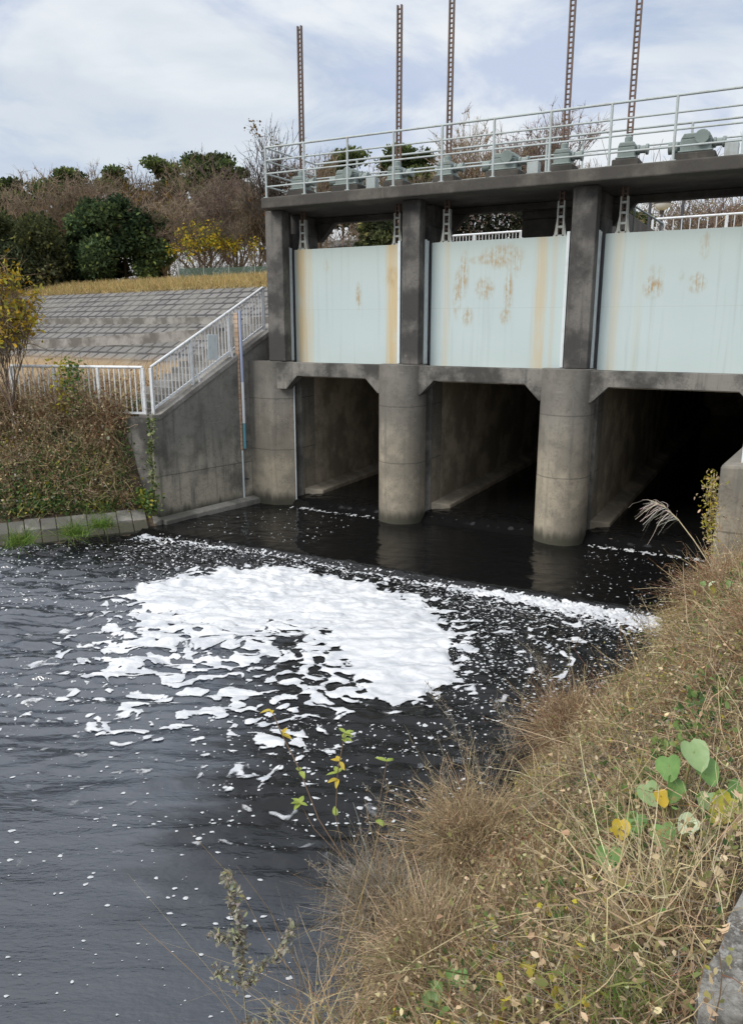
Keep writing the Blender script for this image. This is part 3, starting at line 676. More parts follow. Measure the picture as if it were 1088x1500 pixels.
# ------------------------------------------------------------------ foam on the pool
# measured foam cover: x, y, share of the surface covered
FT = np.array([[float(q) for q in r.split(",")] for r in """-6.46,-4.92,0;-5.74,-4.54,0;-5.01,-4.16,0;-4.29,-3.78,0;-3.57,-3.39,0;-2.85,-3.01,0;-2.13,-2.63,0;-1.41,-2.24,0;-0.68,-1.86,0;0.04,-1.48,0;0.76,-1.09,0;1.48,-0.71,0;2.20,-0.33,0;-5.42,-5.70,0;-4.76,-5.35,0;-4.09,-4.99,0;-3.42,-4.64,0;-2.75,-4.28,0;-2.08,-3.93,0;-1.42,-3.57,0;-0.75,-3.22,0.1;-0.08,-2.86,0;0.59,-2.51,0;1.26,-2.15,0;1.93,-1.80,0;2.59,-1.44,0;-4.86,-6.12,0;-4.22,-5.78,0;-3.58,-5.45,0;-2.94,-5.11,0;-2.31,-4.77,0.05;-1.67,-4.43,0.35;-1.03,-4.09,1.1;-0.39,-3.75,1.15;0.25,-3.41,0.15;0.89,-3.07,0;1.53,-2.73,0;2.17,-2.39,0;2.81,-2.05,0;-4.28,-6.56,0;-3.67,-6.23,0;-3.07,-5.91,0;-2.46,-5.59,0;-1.85,-5.26,0.7;-1.24,-4.94,1.15;-0.63,-4.62,1.2;-0.02,-4.29,1.2;0.59,-3.97,1.2;1.20,-3.65,0.6;1.81,-3.32,0.05;2.42,-3.00,0.05;3.03,-2.68,0.05;-3.57,-7.10,0;-2.99,-6.79,0;-2.42,-6.49,0.02;-1.85,-6.19,0.45;-1.28,-5.88,1.1;-0.71,-5.58,1.2;-0.13,-5.28,1.2;0.44,-4.97,1.2;1.01,-4.67,1.2;1.58,-4.36,1.2;2.16,-4.06,0.8;2.73,-3.76,0.1;3.30,-3.45,0.06;-2.93,-7.58,0;-2.39,-7.29,0.02;-1.85,-7.00,0.05;-1.31,-6.72,0.5;-0.77,-6.43,0.9;-0.23,-6.14,0.95;0.30,-5.86,0.95;0.84,-5.57,0.95;1.38,-5.29,1.1;1.92,-5.00,1.25;2.46,-4.71,1.15;3.00,-4.43,0.35;3.54,-4.14,0.06;-2.36,-8.00,0.03;-1.85,-7.73,0.05;-1.34,-7.46,0.15;-0.83,-7.19,0.5;-0.32,-6.92,0.7;0.19,-6.65,0.75;0.70,-6.38,0.66;1.21,-6.11,0.64;1.72,-5.84,0.8;2.23,-5.57,1.2;2.74,-5.29,1.25;3.25,-5.02,0.5;3.76,-4.75,0.06;-1.86,-8.38,0.03;-1.37,-8.13,0.06;-0.89,-7.87,0.25;-0.41,-7.61,0.5;0.08,-7.36,0.6;0.56,-7.10,0.58;1.05,-6.84,0.48;1.53,-6.59,0.52;2.01,-6.33,0.66;2.50,-6.07,1.2;2.98,-5.82,1.25;3.46,-5.56,0.7;3.95,-5.30,0.05;-1.40,-8.73,0.03;-0.94,-8.48,0.08;-0.48,-8.24,0.22;-0.02,-7.99,0.35;0.44,-7.75,0.42;0.90,-7.51,0.45;1.36,-7.26,0.38;1.82,-7.02,0.36;2.28,-6.77,0.55;2.74,-6.53,1.1;3.20,-6.29,1.2;3.66,-6.04,0.5;4.12,-5.80,0.03;-0.98,-9.04,0.05;-0.54,-8.81,0.08;-0.11,-8.57,0.15;0.33,-8.34,0.22;0.77,-8.11,0.28;1.21,-7.88,0.34;1.65,-7.64,0.42;2.09,-7.41,0.42;2.53,-7.18,0.55;2.96,-6.94,0.75;3.40,-6.71,0.8;3.84,-6.48,0.2;4.28,-6.25,0.04;-0.53,-9.38,0.05;-0.12,-9.16,0.1;0.30,-8.94,0.15;0.71,-8.72,0.22;1.13,-8.50,0.3;1.54,-8.28,0.36;1.96,-8.06,0.4;2.37,-7.83,0.42;2.79,-7.61,0.22;3.20,-7.39,0.08;3.62,-7.17,0.08;4.03,-6.95,0.05;4.45,-6.73,0.03;-0.13,-9.68,0.03;0.27,-9.47,0.05;0.66,-9.26,0.1;1.05,-9.05,0.26;1.45,-8.84,0.3;1.84,-8.63,0.25;2.24,-8.43,0.28;2.63,-8.22,0.5;3.03,-8.01,0.35;3.42,-7.80,0.02;3.81,-7.59,0.02;4.21,-7.38,0.02;4.60,-7.17,0.02;0.24,-9.96,0.02;0.61,-9.76,0.04;0.99,-9.56,0.06;1.36,-9.36,0.1;1.74,-9.16,0.08;2.11,-8.96,0.08;2.49,-8.76,0.2;2.87,-8.56,0.52;3.24,-8.36,0.15;3.62,-8.16,0.02;3.99,-7.96,0.02;4.37,-7.76,0.02;4.74,-7.57,0.02;0.67,-10.28,0.02;1.03,-10.10,0.03;1.38,-9.91,0.03;1.73,-9.72,0.05;2.09,-9.53,0.05;2.44,-9.35,0.07;2.79,-9.16,0.14;3.14,-8.97,0.28;3.50,-8.79,0.04;3.85,-8.60,0.02;4.20,-8.41,0.02;4.55,-8.22,0.02;4.91,-8.04,0.02;1.24,-10.71,0.01;1.56,-10.54,0.01;1.89,-10.36,0.01;2.21,-10.19,0.02;2.53,-10.02,0.05;2.86,-9.85,0.06;3.18,-9.68,0.05;3.50,-9.51,0.07;3.83,-9.33,0.02;4.15,-9.16,0.02;4.47,-8.99,0.02;4.80,-8.82,0.02;5.12,-8.65,0.02;2.00,-11.28,0.004;2.28,-11.13,0.004;2.57,-10.98,0.004;2.85,-10.82,0.004;3.13,-10.67,0.004;3.42,-10.52,0.004;3.70,-10.37,0.004;3.99,-10.22,0.004;4.27,-10.07,0.004;4.56,-9.92,0.004;4.84,-9.77,0.004;5.12,-9.62,0.004;5.41,-9.47,0.004;3.07,-12.08,0;3.30,-11.96,0;3.53,-11.84,0;3.76,-11.72,0;3.98,-11.60,0;4.21,-11.48,0;4.44,-11.35,0;4.67,-11.23,0;4.90,-11.11,0;5.13,-10.99,0;5.36,-10.87,0;5.59,-10.75,0;5.81,-10.63,0""".split(";")])
cp = FT[:,:2]; cd = FT[:,2]
gx = np.arange(-4.5, 5.0, .016); gy = np.arange(-12.3, -2.98, .02)
X, Y = np.meshgrid(gx, gy, indexing='ij')
def dens(X, Y, chunk=40):
    out = np.zeros(X.shape)
    for i in range(0, X.shape[0], chunk):
        d2 = (X[i:i+chunk,:,None]-cp[:,0])**2 + (Y[i:i+chunk,:,None]-cp[:,1])**2
        w = 1/(d2+.012)**2; out[i:i+chunk] = (w*cd).sum(2)/w.sum(2)
    return out
cx_ = gx[::6]; cy_ = gy[::6]
Xc, Yc = np.meshgrid(cx_, cy_, indexing='ij'); Dc = dens(Xc, Yc)
ix = np.clip(np.searchsorted(cx_, gx, side='right')-1, 0, len(cx_)-2); iy = np.clip(np.searchsorted(cy_, gy, side='right')-1, 0, len(cy_)-2)
fx = np.clip((gx-cx_[ix])/(cx_[1]-cx_[0]), 0, 1)[:,None]; fy = np.clip((gy-cy_[iy])/(cy_[1]-cy_[0]), 0, 1)[None,:]
D = Dc[ix][:,iy]*(1-fx)*(1-fy)+Dc[ix+1][:,iy]*fx*(1-fy)+Dc[ix][:,iy+1]*(1-fx)*fy+Dc[ix+1][:,iy+1]*fx*fy
U = X*RX[0]+Y*RX[1]; Vv = X*FW[0]+Y*FW[1]
wu = (fbm(U/.5, Vv/.5, 3, 71)-.5)*.5; wv = (fbm(U/.5+9, Vv/.5, 3, 72)-.5)*.35
Nn = fbm((U+wu)/.17, (Vv+wv)/.115, 4, 73, .52)
r_ = np.argsort(np.argsort(Nn.ravel())).reshape(Nn.shape)/Nn.size
SPI = np.array([(-1.51,-5.47,0.6),(-0.79,-4.78,0.66),(0.04,-4.18,0.66),(1.09,-4.16,0.62),(2.09,-4.66,0.58),(2.90,-5.47,0.5),(3.32,-6.22,0.42),(3.24,-6.76,0.32)]); q_ = np.full(X.shape, 9.)               # the solid crescent: spine points and half widths
for (xa,ya,ra),(xb,yb,rb) in zip(SPI[:-1], SPI[1:]):
    t_ = np.clip(((X-xa)*(xb-xa)+(Y-ya)*(yb-ya))/((xb-xa)**2+(yb-ya)**2), 0, 1); q_ = np.minimum(q_, np.hypot(X-xa-t_*(xb-xa), Y-ya-t_*(yb-ya))/(ra+t_*(rb-ra)))
q_ = q_ + (fbm(U/.6, Vv/.3, 3, 75)-.5)*.45
D = np.maximum(D*.97, 1.3*sstep(1.25,.85,q_))
F = D*1.06 - r_                                             # > 0 is foam
def foam_mesh(name, F, X, Y, zf, m):
    v = F > 0; cell = v[:-1,:-1] | v[1:,:-1] | v[1:,1:] | v[:-1,1:]      # rims fade out where the cover falls to nothing
    I = np.arange(F.size).reshape(F.shape)
    Q = np.stack([I[:-1,:-1], I[1:,:-1], I[1:,1:], I[:-1,1:]], 2)[cell]
    used, inv = np.unique(Q, return_inverse=True)
    P = np.stack([X.ravel(), Y.ravel(), zf.ravel()], 1)[used]
    me = bpy.data.meshes.new(name); me.from_pydata(P.tolist(), [], inv.reshape(-1,4).tolist()); me.update()
    me.polygons.foreach_set('use_smooth', [True]*len(me.polygons))
    at = me.attributes.new('cover', 'FLOAT', 'POINT'); at.data.foreach_set('value', F.ravel()[used].astype(np.float32))
    return obj(name, me, None, m)
m, n = newmat('foam'); P = n.n('ShaderNodeNewGeometry').outputs['Position']
Q = n.scale(n.scale(P, (1,1,1), rot=(0,0,-.49)), (1,2.2,1))
cv = n.n('ShaderNodeAttribute', attribute_name='cover').outputs['Fac']
col = n.mix(n.ramp(n.noise(Q, 2.2, 7, .62, .8), .35, .62), (.44,.46,.49), (.63,.64,.65))
bub = n.noise(P, 55, 4, .7)
al = n.ramp(n.math('ADD', cv, n.math('MULTIPLY', n.math('SUBTRACT', bub, .5), .1)), -.01, .1, 0., 1.)
sh = n.pbr(col, .75, n.bump(n.math('ADD', bub, n.math('MULTIPLY', n.noise(Q, 9, 4), 1.5)), .3, .012))
n.out(n.n('ShaderNodeMixShader', {0:al, 1:n.n('ShaderNodeBsdfTransparent').outputs[0], 2:sh}).outputs[0]); M['foam'] = m
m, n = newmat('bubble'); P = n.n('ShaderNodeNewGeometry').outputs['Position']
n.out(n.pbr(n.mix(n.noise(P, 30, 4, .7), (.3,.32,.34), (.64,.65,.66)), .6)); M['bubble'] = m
zf = pooli(X, Y) + .009 + .02*np.clip(F*1.6, 0, 1)**.8*(.85+.3*fbm(X/.14, Y/.14, 3, 77))
tag(foam_mesh('foam', F, X, Y, zf, M['foam']), 'large curling raft of white foam breaking into ragged flecks on the dark pool', 'foam', kind='stuff')
# white water tumbling at the foot of the weir
gx = np.arange(-4.5, 6.3, .016); gy = np.arange(-4.4, -2.84, .014); X, Y = np.meshgrid(gx, gy, indexing='ij')
ctr = -3.0 - .07*np.sin(X*1.1) ; dd_ = ctr - Y
amt = np.interp(gx, [-4.5,-4.1,-3.2,-2,1.4,2.4,3.6,5.4,6.3], [.6,.55,.42,.32,.36,.6,.95,1.1,1.1])[:,None]
wid = np.interp(gx, [-4.5,-3.5,-2,1.4,3.6,6.3], [.28,.2,.07,.09,.3,.5])[:,None]
D2 = amt*np.exp(-(np.maximum(dd_,0)/wid)**1.5)*sstep(-.16,.0,dd_) + .3*amt*np.exp(-np.maximum(dd_,0)/.7)*(dd_>0)
Nn = fbm(X/.05, Y/.03, 4, 81, .62); r_ = np.argsort(np.argsort(Nn.ravel())).reshape(Nn.shape)/Nn.size
F2 = D2 - r_
zf = np.maximum(pooli(X,Y), apz(X,Y)) + .008 + .045*np.clip(F2, 0, 1)*(.4+fbm(X/.05, Y/.05, 3, 83)*1.2)
tag(foam_mesh('white_water', F2, X, Y, zf, M['foam']), 'line of white water tumbling along the foot of the low weir', 'white water', kind='stuff')
# small falls at the tunnel sills
for x0, x1, a, lab in ((-3.0,-.62,.4,'thin white trickle of water over the sill of the left opening'), (3.95,6.4,.5,'thin white water spilling over the sill of the right opening')):
    gx = np.arange(x0, x1, .014); gy = np.arange(.05, .5, .012); X, Y = np.meshgrid(gx, gy, indexing='ij')
    D3 = a*np.exp(-((Y-.3)/.1)**2)*(.5+fbm(X/.5, Y*0, 2, 91)); Nn = fbm(X/.05, Y/.08, 3, 93, .6); r_ = np.argsort(np.argsort(Nn.ravel())).reshape(Nn.shape)/Nn.size
    zf = np.maximum(culv(X,Y), apz(X,Y)) + .012
    tag(foam_mesh('white_water', D3-r_, X, Y, zf, M['foam']), lab, 'white water', kind='stuff')
# loose flecks
def surf(x, y): return np.where(y > -2.98, np.maximum(apz(x,y), np.where(y > -2.86, -9, pooli(x,y))), pooli(x,y))
def flecks(P, r, name, label):
    N = len(P); k = 7; a = np.linspace(0, 2*PI, k, endpoint=False)[None,:] + RNG.random((N,1))*6
    rr = r[:,None]*(1+RNG.normal(0,.22,(N,k))); el = 1+RNG.random((N,1))*.9
    x = rr*np.cos(a)*el; y = rr*np.sin(a)
    V = np.zeros((N,k+1,3)); zb = surf(P[:,0],P[:,1])
    V[:,:k,0] = P[:,0:1]+x*RX[0]+y*FW[0]; V[:,:k,1] = P[:,1:2]+x*RX[1]+y*FW[1]
    V[:,:k,2] = surf(V[:,:k,0],V[:,:k,1])+.004; V[:,k,:2] = P; V[:,k,2] = zb+.006+r*.3
    i = np.arange(N)[:,None]*(k+1); j = np.arange(k)[None,:]
    T3 = np.stack([i+j, i+(j+1)%k, np.broadcast_to(i+k,(N,k))],2).reshape(-1,3)
    me = bpy.data.meshes.new(name); me.from_pydata(V.reshape(-1,3).tolist(), [], T3.tolist()); me.update()
    me.polygons.foreach_set('use_smooth', [True]*len(me.polygons))
    tag(obj(name, me, None, M['bubble']), label, 'foam flecks', kind='stuff')
def scatter(q, N):       # random points inside a plan quadrilateral
    a, b = RNG.random((N,1)), RNG.random((N,1))**1.35; q = np.array(q); return (q[0]*(1-a)+q[1]*a)*(1-b)+(q[3]*(1-a)+q[2]*a)*b
P = np.concatenate([scatter(((2.57,-3.66),(5.56,-2.08),(6.16,-6.18),(4.09,-7.28)), 2600), scatter(((1.40,-3.54),(3.43,-2.46),(4.52,-5.91),(3.03,-6.70)), 900), scatter(((-4.29,-3.78),(2.20,-0.33),(2.91,-2.34),(-2.72,-5.33)), 3600), scatter(((-6.46,-4.92),(-4.05,-3.65),(-1.34,-6.41),(-3.18,-7.39)), 1100), scatter(((2.55,-8.09),(4.55,-7.03),(5.22,-8.92),(3.66,-9.74)), 420), scatter(((-3.74,-3.20),(0.17,-1.13),(1.56,-3.84),(-1.61,-5.52)), 900)])
P = P[P[:,1] < -2.93-.1*RNG.random(len(P))]
P = np.concatenate([P, scatter([(-4.3,-2.3),(-.9,-2.3),(-.9,-.1),(-3.2,.1)], 150), scatter([(4.2,-2.6),(6.2,-2.7),(6.3,.1),(4.0,.1)], 220), scatter([(-4.2,-2.97),(5.9,-2.97),(5.9,-2.82),(-4.2,-2.82)], 500)])  # apron specks stand in for glints of light; the last set is lip bubbles
P = P[P[:,0] < 5.6+.7*(P[:,1] > -2.7)]
flecks(P, .003+.014*RNG.random(len(P))**2.6, 'foam_flecks', 'thousands of tiny white bubbles on the churned dark water below the weir, and specks standing in for glints on the apron')
P = np.concatenate([scatter(((-1.14,-8.92),(1.98,-7.26),(3.50,-9.51),(1.24,-10.71)), 240), scatter(((1.24,-10.71),(3.56,-9.48),(4.71,-11.21),(3.07,-12.08)), 150), scatter(((1.31,-8.58),(2.87,-7.75),(4.02,-9.65),(2.84,-10.28)), 130), scatter(((-2.47,-7.92),(-0.75,-7.01),(0.85,-8.64),(-0.53,-9.38)), 110)])
flecks(P, .003+.015*RNG.random(len(P))**2.4, 'foam_flecks', 'scattered round white flecks drifting on the calm grey water at lower left')

# ------------------------------------------------------------------ trees and things on the embankment
def lev(x, y): return float(levee(np.array([x]), np.array([y]))[0])
def tubes(S, A, B, ra, rb, col, k=4):
    """tapered prisms A->B (N,3)"""
    N = len(A); d = unit(B-A); r = RNG.normal(0,1,(N,3)); a = unit(np.cross(d, r)); b = np.cross(d, a)
    t = np.linspace(0, 2*PI, k, endpoint=False)
    ring = a[:,None,:]*np.cos(t)[None,:,None] + b[:,None,:]*np.sin(t)[None,:,None]
    v = np.concatenate([A[:,None]+ring*np.reshape(ra,(-1,1,1)), B[:,None]+ring*np.reshape(rb,(-1,1,1))], 1)
    i = (np.arange(N)*2*k)[:,None]; j = np.arange(k)[None,:]
    q = np.stack([i+j, i+(j+1)%k, i+k+(j+1)%k, i+k+j], 2)
    S.add(v, q, np.repeat(col[:,None,:], k, 1))
def branch_tree(base, h, rad, levels=4, n0=5, upness=.55, spread=.55, trunk_h=.25, ratio=.68, kids=(3,4), lean=0.):
    """returns list of levels of (A,B,ra,rb)"""
    out = []; r0 = h*.02+.03
    top = np.array([base[0]+lean*h*.3, base[1], base[2]+h*trunk_h])
    out.append((arr(base)[None], top[None], arr(r0), arr(r0*.8)))
    st = [(top, np.array([0,0,1.]), h*(.3), r0*.75)]
    for lv in range(levels):
        A, B, ra, rb, nx = [], [], [], [], []
        for p, d, L, r in st:
            m = n0 if lv == 0 else random.randint(*kids)
            for i in range(m):
                az = 2*PI*(i+random.random()*.8)/m
                o = np.array([math.cos(az), math.sin(az), 0]); 
                dd = d*.75 + o*spread*(.6+.8*random.random())*(rad/(h*.35)) + np.array([0,0,upness*random.uniform(.1,.7)])
                dd = dd/np.linalg.norm(dd); l = L*random.uniform(.65,1.1)
                fr = random.uniform(.35,1.) if lv else random.uniform(.5,1)
                s0 = p - d*L*(1-fr)*.8 if lv else p - np.array([0,0,1])*h*trunk_h*(1-fr)*.5
                mid = s0 + dd*l*.5 + RNG.normal(0,.06,3)*l; e = s0 + dd*l + RNG.normal(0,.05,3)*l
                A += [s0, mid]; B += [mid, e]; ra += [r*.62, r*.5]; rb += [r*.5, r*.38]
                nx.append((e, dd, l*ratio*1.15, r*.45))
        out.append((np.array(A), np.array(B), np.array(ra), np.array(rb))); st = nx
    return out, st
def tree(name, label, x, y, h, w, kind, group=None, seed=0):
    random.seed(seed*13+5)
    zb = lev(x, y)-.1
    T = tag(empty(name, (x,y,zb)), label, 'tree', group)
    if kind in ('evergreen', 'pine'):
        S = Soup(); tr = Soup()
        dark = random.choice([[(.04,.062,.03),(.058,.085,.04),(.028,.045,.024)], [(.06,.07,.028),(.08,.09,.036),(.038,.046,.02)], [(.045,.056,.03),(.065,.076,.036),(.085,.09,.05)]])
        if kind == 'pine': dark = [(.05,.07,.028),(.07,.09,.036),(.034,.048,.02)]
        nl = 24 if kind == 'evergreen' else 17
        tips = []
        for i in range(nl):
            if kind == 'pine':
                zc = h*(.45+.55*(i+.5)/nl)*random.uniform(.92,1.02); rr = w*(1.05-.62*((i+.5)/nl)**1.6); 
                az = random.random()*2*PI; c = np.array([math.cos(az)*rr*.62, math.sin(az)*rr*.62, zc]); s = np.array([.44,.44,.2])*w*random.uniform(.7,1.3)
            else:
                zc = h*random.uniform(.12,.9); f = math.sqrt(max(.05, 1-((zc/h-.42)/.6)**2)); az = 2*PI*i*.618; rr = w*f*random.uniform(.5,.85)
                c = np.array([math.cos(az)*rr, math.sin(az)*rr, zc]); s = np.array([.36,.36,.28])*w*random.uniform(.6,1.25)
            tips.append(c)
            N = int(620*(s[0]/.9)**1.2)+140
            dv = rnd_dirs(N); rad = RNG.random(N)**.45
            wob = .75+.5*vnoise(dv[:,0]*2.3+i*7+50, dv[:,1]*2.3+dv[:,2]*1.7+50, 3)
            p = c + dv*s*(rad*wob)[:,None]
            p[:,2] = np.maximum(p[:,2], .05)
            base = np.array(random.choice(dark))*random.uniform(1.,2.)
            col = np.clip(base*(1+RNG.normal(0,.3,(N,1))), .004, 1); hi_ = RNG.random(N) < .14; col[hi_] = col[hi_]*arr(2.3,2.0,1.4)
            S.leaves(p, dv*.7+rnd_dirs(N,.2), RNG.uniform(.14,.32,N), col, .6)
        b0 = np.array([0,0,0.]); A = [b0, np.array([0,0,h*.45])]; B = [np.array([.05,.03,h*.45]), np.array([.0,.1,h*.88])]
        ra = [.13,.09]; rb = [.09,.03]
        for c in tips: A.append(np.array([0,0,max(.15*h,c[2]*.72)])); B.append(c); ra.append(.05); rb.append(.015)
        tubes(tr, np.array(A), np.array(B), np.array(ra), np.array(rb), pick(len(A), [(.05,.04,.03)]), 6)
        tr.build('trunk', M['bark'], T); S.build('crown', M['leaf'], T)
    else:
        lv, ends = branch_tree((0,0,0), h, w, 5 if h > 5 else 4, 6, .8, .62, .16, .74, (3,4) if h > 5 else (3,5))
        tr = Soup(); S = Soup()
        pal = {'bare':random.choice([[(.32,.25,.18),(.38,.3,.22),(.24,.19,.14)],[(.25,.2,.15),(.31,.25,.18),(.19,.15,.11)],[(.29,.22,.19),(.24,.18,.15),(.2,.16,.14)]]), 'autumn':[(.15,.11,.08)], 'yellow':[(.16,.13,.1)], 'sparse':[(.12,.1,.085)]}[kind]
        zmax = max(float(l[1][:,2].max()) for l in lv); xm = max(float(np.abs(l[1][:,:2]).max()) for l in lv); kz = h/zmax; kx = min(1.6, w*1.25/xm)
        sc = np.array([kx,kx,kz])
        for i, (A, B, ra, rb) in enumerate(lv):
            tubes(tr if i < 3 else S, A*sc, B*sc, np.maximum(ra, .016), np.maximum(rb, .012), pick(len(A), pal), 5 if i < 3 else 3)
        E = np.array([e[0] for e in ends])*sc; Dn = np.array([e[1] for e in ends])
        rep = 6 if kind == 'bare' else 2
        E2 = np.repeat(E, rep, 0); D2 = unit(np.repeat(Dn, rep, 0)+RNG.normal(0,.55,(len(E2),3)))
        S.ribbons(E2-D2*.1, D2, RNG.uniform(.25,.7,len(E2))*(h/8)**.5, .026, rnd_dirs(len(E2))*.25, pick(len(E2), pal), 2, .6)
        lf = {'bare':(0,None), 'autumn':(1500,[(.3,.2,.05),(.28,.13,.05),(.2,.14,.06),(.34,.26,.06)]), 'yellow':(1500,[(.5,.36,.03),(.42,.34,.04),(.2,.24,.04),(.55,.42,.06)]), 'sparse':(420,[(.2,.11,.05),(.14,.1,.05),(.24,.15,.06)])}[kind]
        if lf[0]:
            cl = E[RNG.choice(len(E), max(12, lf[0]//22))]; p = np.repeat(cl, 22, 0)[:lf[0]]; p = p + RNG.normal(0,.17,p.shape)
            if kind == 'yellow': p[:,2] = np.maximum(p[:,2]*.85, .3)
            S.leaves(p, rnd_dirs(len(p),-.3), RNG.uniform(.08,.19,len(p)), pick(len(p), lf[1], .2), .75)
        if kind == 'bare' and h > 5:       # a haze of dead leaves hanging on
            k_ = 520; p = E[RNG.choice(len(E), k_)] + RNG.normal(0,.15,(k_,3)); S.leaves(p, rnd_dirs(k_,-.3), RNG.uniform(.06,.15,k_), pick(k_, random.choice([[(.26,.17,.1),(.3,.2,.09)],[(.36,.27,.08),(.28,.2,.08)],[(.22,.2,.08),(.27,.2,.1)]]), .2), .6)
        tr.build('trunk', M['bark'], T); S.build('crown', M['leaf'], T)
G1 = 'trees beyond the embankment crest'
TL = [
('evergreen_tree','evergreen',-33.0,17.6,4.3,3.1,'broad dark evergreen tree with limbs showing, at the left picture edge above the embankment'),
('evergreen_tree','evergreen',-27.6,20.2,5.2,2.5,'dense blue green evergreen tree reaching the ground, middle of the left treeline'),
('evergreen_tree','evergreen',-31.6,21.2,4.4,1.7,'olive evergreen tree squeezed between two darker ones left of the treeline middle'),
('bare_tree','bare',-25.9,21.6,5.4,2.6,'bare brown shrubby tree right of the dense blue green evergreen'),
('yellow_tree','yellow',-22.1,21.1,4.4,2.2,'slender tree with bright yellow leaves beside the green mesh fence'),
('bare_tree','bare',-21.6,24.8,6.2,2.4,'bare brown tree between the yellow tree and the concrete column'),
('bare_tree','bare',-38.1,22.0,7.4,3.2,'bare mauve brown tree behind the leftmost dark evergreen'),
('bare_tree','bare',-34.6,25.2,7.9,3.4,'bare brown tree rising between the two front evergreens on the left'),
('autumn_tree','autumn',-32.4,27.4,8.4,3.0,'rusty orange leaved tree high behind the dense blue green evergreen'),
('bare_tree','bare',-30.4,30.0,9.2,3.6,'tall bare brown tree in the middle of the left treeline below the pines'),
('bare_tree','bare',-27.8,31.0,9.0,3.6,'tall bare brown tree below the rightmost pines of the left treeline'),
('bare_tree','bare',-25.0,31.2,7.8,2.6,'bare brown tree at the right end of the left treeline behind the yellow tree'),
('pine_tree','pine',-46.1,27.9,8.9,2.4,'dark green pine top, leftmost on the skyline'),
('pine_tree','pine',-44.0,30.4,9.5,2.8,'dark green pine top, second from the left on the skyline'),
('pine_tree','pine',-41.0,33.6,9.9,2.4,'olive pine top in the middle of the left skyline'),
('pine_tree','pine',-39.9,37.5,11.1,2.3,'dark pine top with a rounded head, left of the tallest skyline pine'),
('pine_tree','pine',-36.0,38.2,11.1,2.9,'tallest and widest dark pine on the left skyline'),
('pine_tree','pine',-33.1,37.9,10.0,2.0,'dark pine at the right shoulder of the tallest skyline pine'),
('bare_tree','bare',-46.0,34.6,9.6,1.9,'pale thin leafless tree between two pines on the left skyline'),
('bare_tree','sparse',-19.1,23.4,8.6,2.7,'tall tree with a few brown leaves left, beside the left end of the deck'),
('bare_tree','bare',-19.0,27.6,8.0,2.0,'leafless tree behind the leftmost lifting rack'),
('pine_tree','pine',-26.0,42.7,11.2,2.8,'dark green tree top seen between the first and second lifting racks'),
('pine_tree','pine',-22.1,47.0,11.4,3.0,'rounded green tree top right of the second lifting rack'),
('bare_tree','bare',-18.0,34.2,7.8,3.0,'brown leafless tree behind the railing between the first two racks'),
('bare_tree','bare',-15.0,36.0,8.0,2.6,'brown leafless tree behind the railing near the third rack'),
('bare_tree','bare',-10.0,30.4,9.7,3.4,'spreading leafless tree against the sky right of the third rack'),
('bare_tree','bare',-6.9,33.2,9.9,3.2,'spreading leafless tree against the sky left of the fourth rack'),
('evergreen_tree','evergreen',-9.2,41.1,10.2,2.2,'dark evergreen behind the deck railing left of the fourth rack'),
('bare_tree','bare',-5.4,38.9,7.8,2.2,'low leafless tree behind the railing right of the fourth rack'),
('evergreen_shrub','evergreen',.1,23.9,3.2,.9,'olive evergreen shrub seen under the deck beside the rightmost gate'),
('bare_tree','bare',2.8,27.3,3.9,1.9,'small bare tree seen under the deck above the rightmost gate'),
('autumn_tree','autumn',4.3,29.4,4.0,1.5,'small reddish tree seen under the deck at the right picture edge'),
('evergreen_shrub','evergreen',-8.7,15.7,2.4,.9,'green bush seen under the deck above the streaked gate'),
]
for i, (nm, kd, x, y, h, w, lab) in enumerate(TL): tree(nm, lab, x, y, h, w, kd, G1, i)
# thicket behind: one brown mass nobody could count
S = Soup(); N = 26000
px = RNG.uniform(-60,8,N); py = crest(px)+RNG.uniform(9,26,N); pz = levee(px,py)+RNG.random(N)**1.3*(2.8+2.2*fbm(px/5+50,py/5+50,3,31))
S.ribbons(np.stack([px,py,pz],1), rnd_dirs(N,1.2), RNG.uniform(.5,1.3,N), .03, rnd_dirs(N)*.3, pick(N, [(.2,.155,.12),(.26,.2,.15),(.16,.12,.09),(.12,.11,.065)]), 3, .5)
tag(S.build('thicket', M['dry']), 'brown tangle of leafless thicket filling the gaps between the trees beyond the embankment', 'thicket', kind='stuff')
# hedge behind the white railing, under the deck
S = Soup(); N = 9000
p = np.stack([RNG.uniform(-6,1.6,N), RNG.uniform(14.2,15.4,N), 6.3+RNG.random(N)*2.3],1); S.leaves(p, rnd_dirs(N), RNG.uniform(.1,.2,N), pick(N, [(.02,.025,.016),(.04,.045,.03),(.25,.2,.19),(.03,.028,.02)], .3, [.4,.3,.08,.22]), .6)
tag(S.build('hedge', M['leaf'], None, (-2,14.8,6.3)), 'dark clipped hedge behind the white railing under the deck', 'hedge')
# grass on the crest
S = Soup(); N = 30000
px = RNG.uniform(-34,-3,N); py = crest(px)+RNG.uniform(-.45,2.6,N); pz = levee(px,py)-.02
S.ribbons(np.stack([px,py,pz],1), rnd_dirs(N,2.5), RNG.uniform(.12,.34,N), .03, rnd_dirs(N)*.3, pick(N, [(.5,.38,.17),(.56,.44,.22),(.42,.32,.14),(.34,.28,.13)]), 2, .7)
tag(S.build('dry_grass', M['dry']), 'strip of straw coloured grass along the embankment crest', 'grass', kind='stuff')
# white railings on the crest road seen through the gap over the gates
for p0, p1, nb, lab in (((-4.2,10.9),(.7,10.5),42,'white road railing seen through the gap over the middle gate'), ((3.2,9.6),(9.0,9.2),26,'white road railing seen through the gap over the rightmost gate')):
    z0 = 6.02; post_fence('road_railing', lab, p0, p1, z0, z0, 4, nb, 1.16)
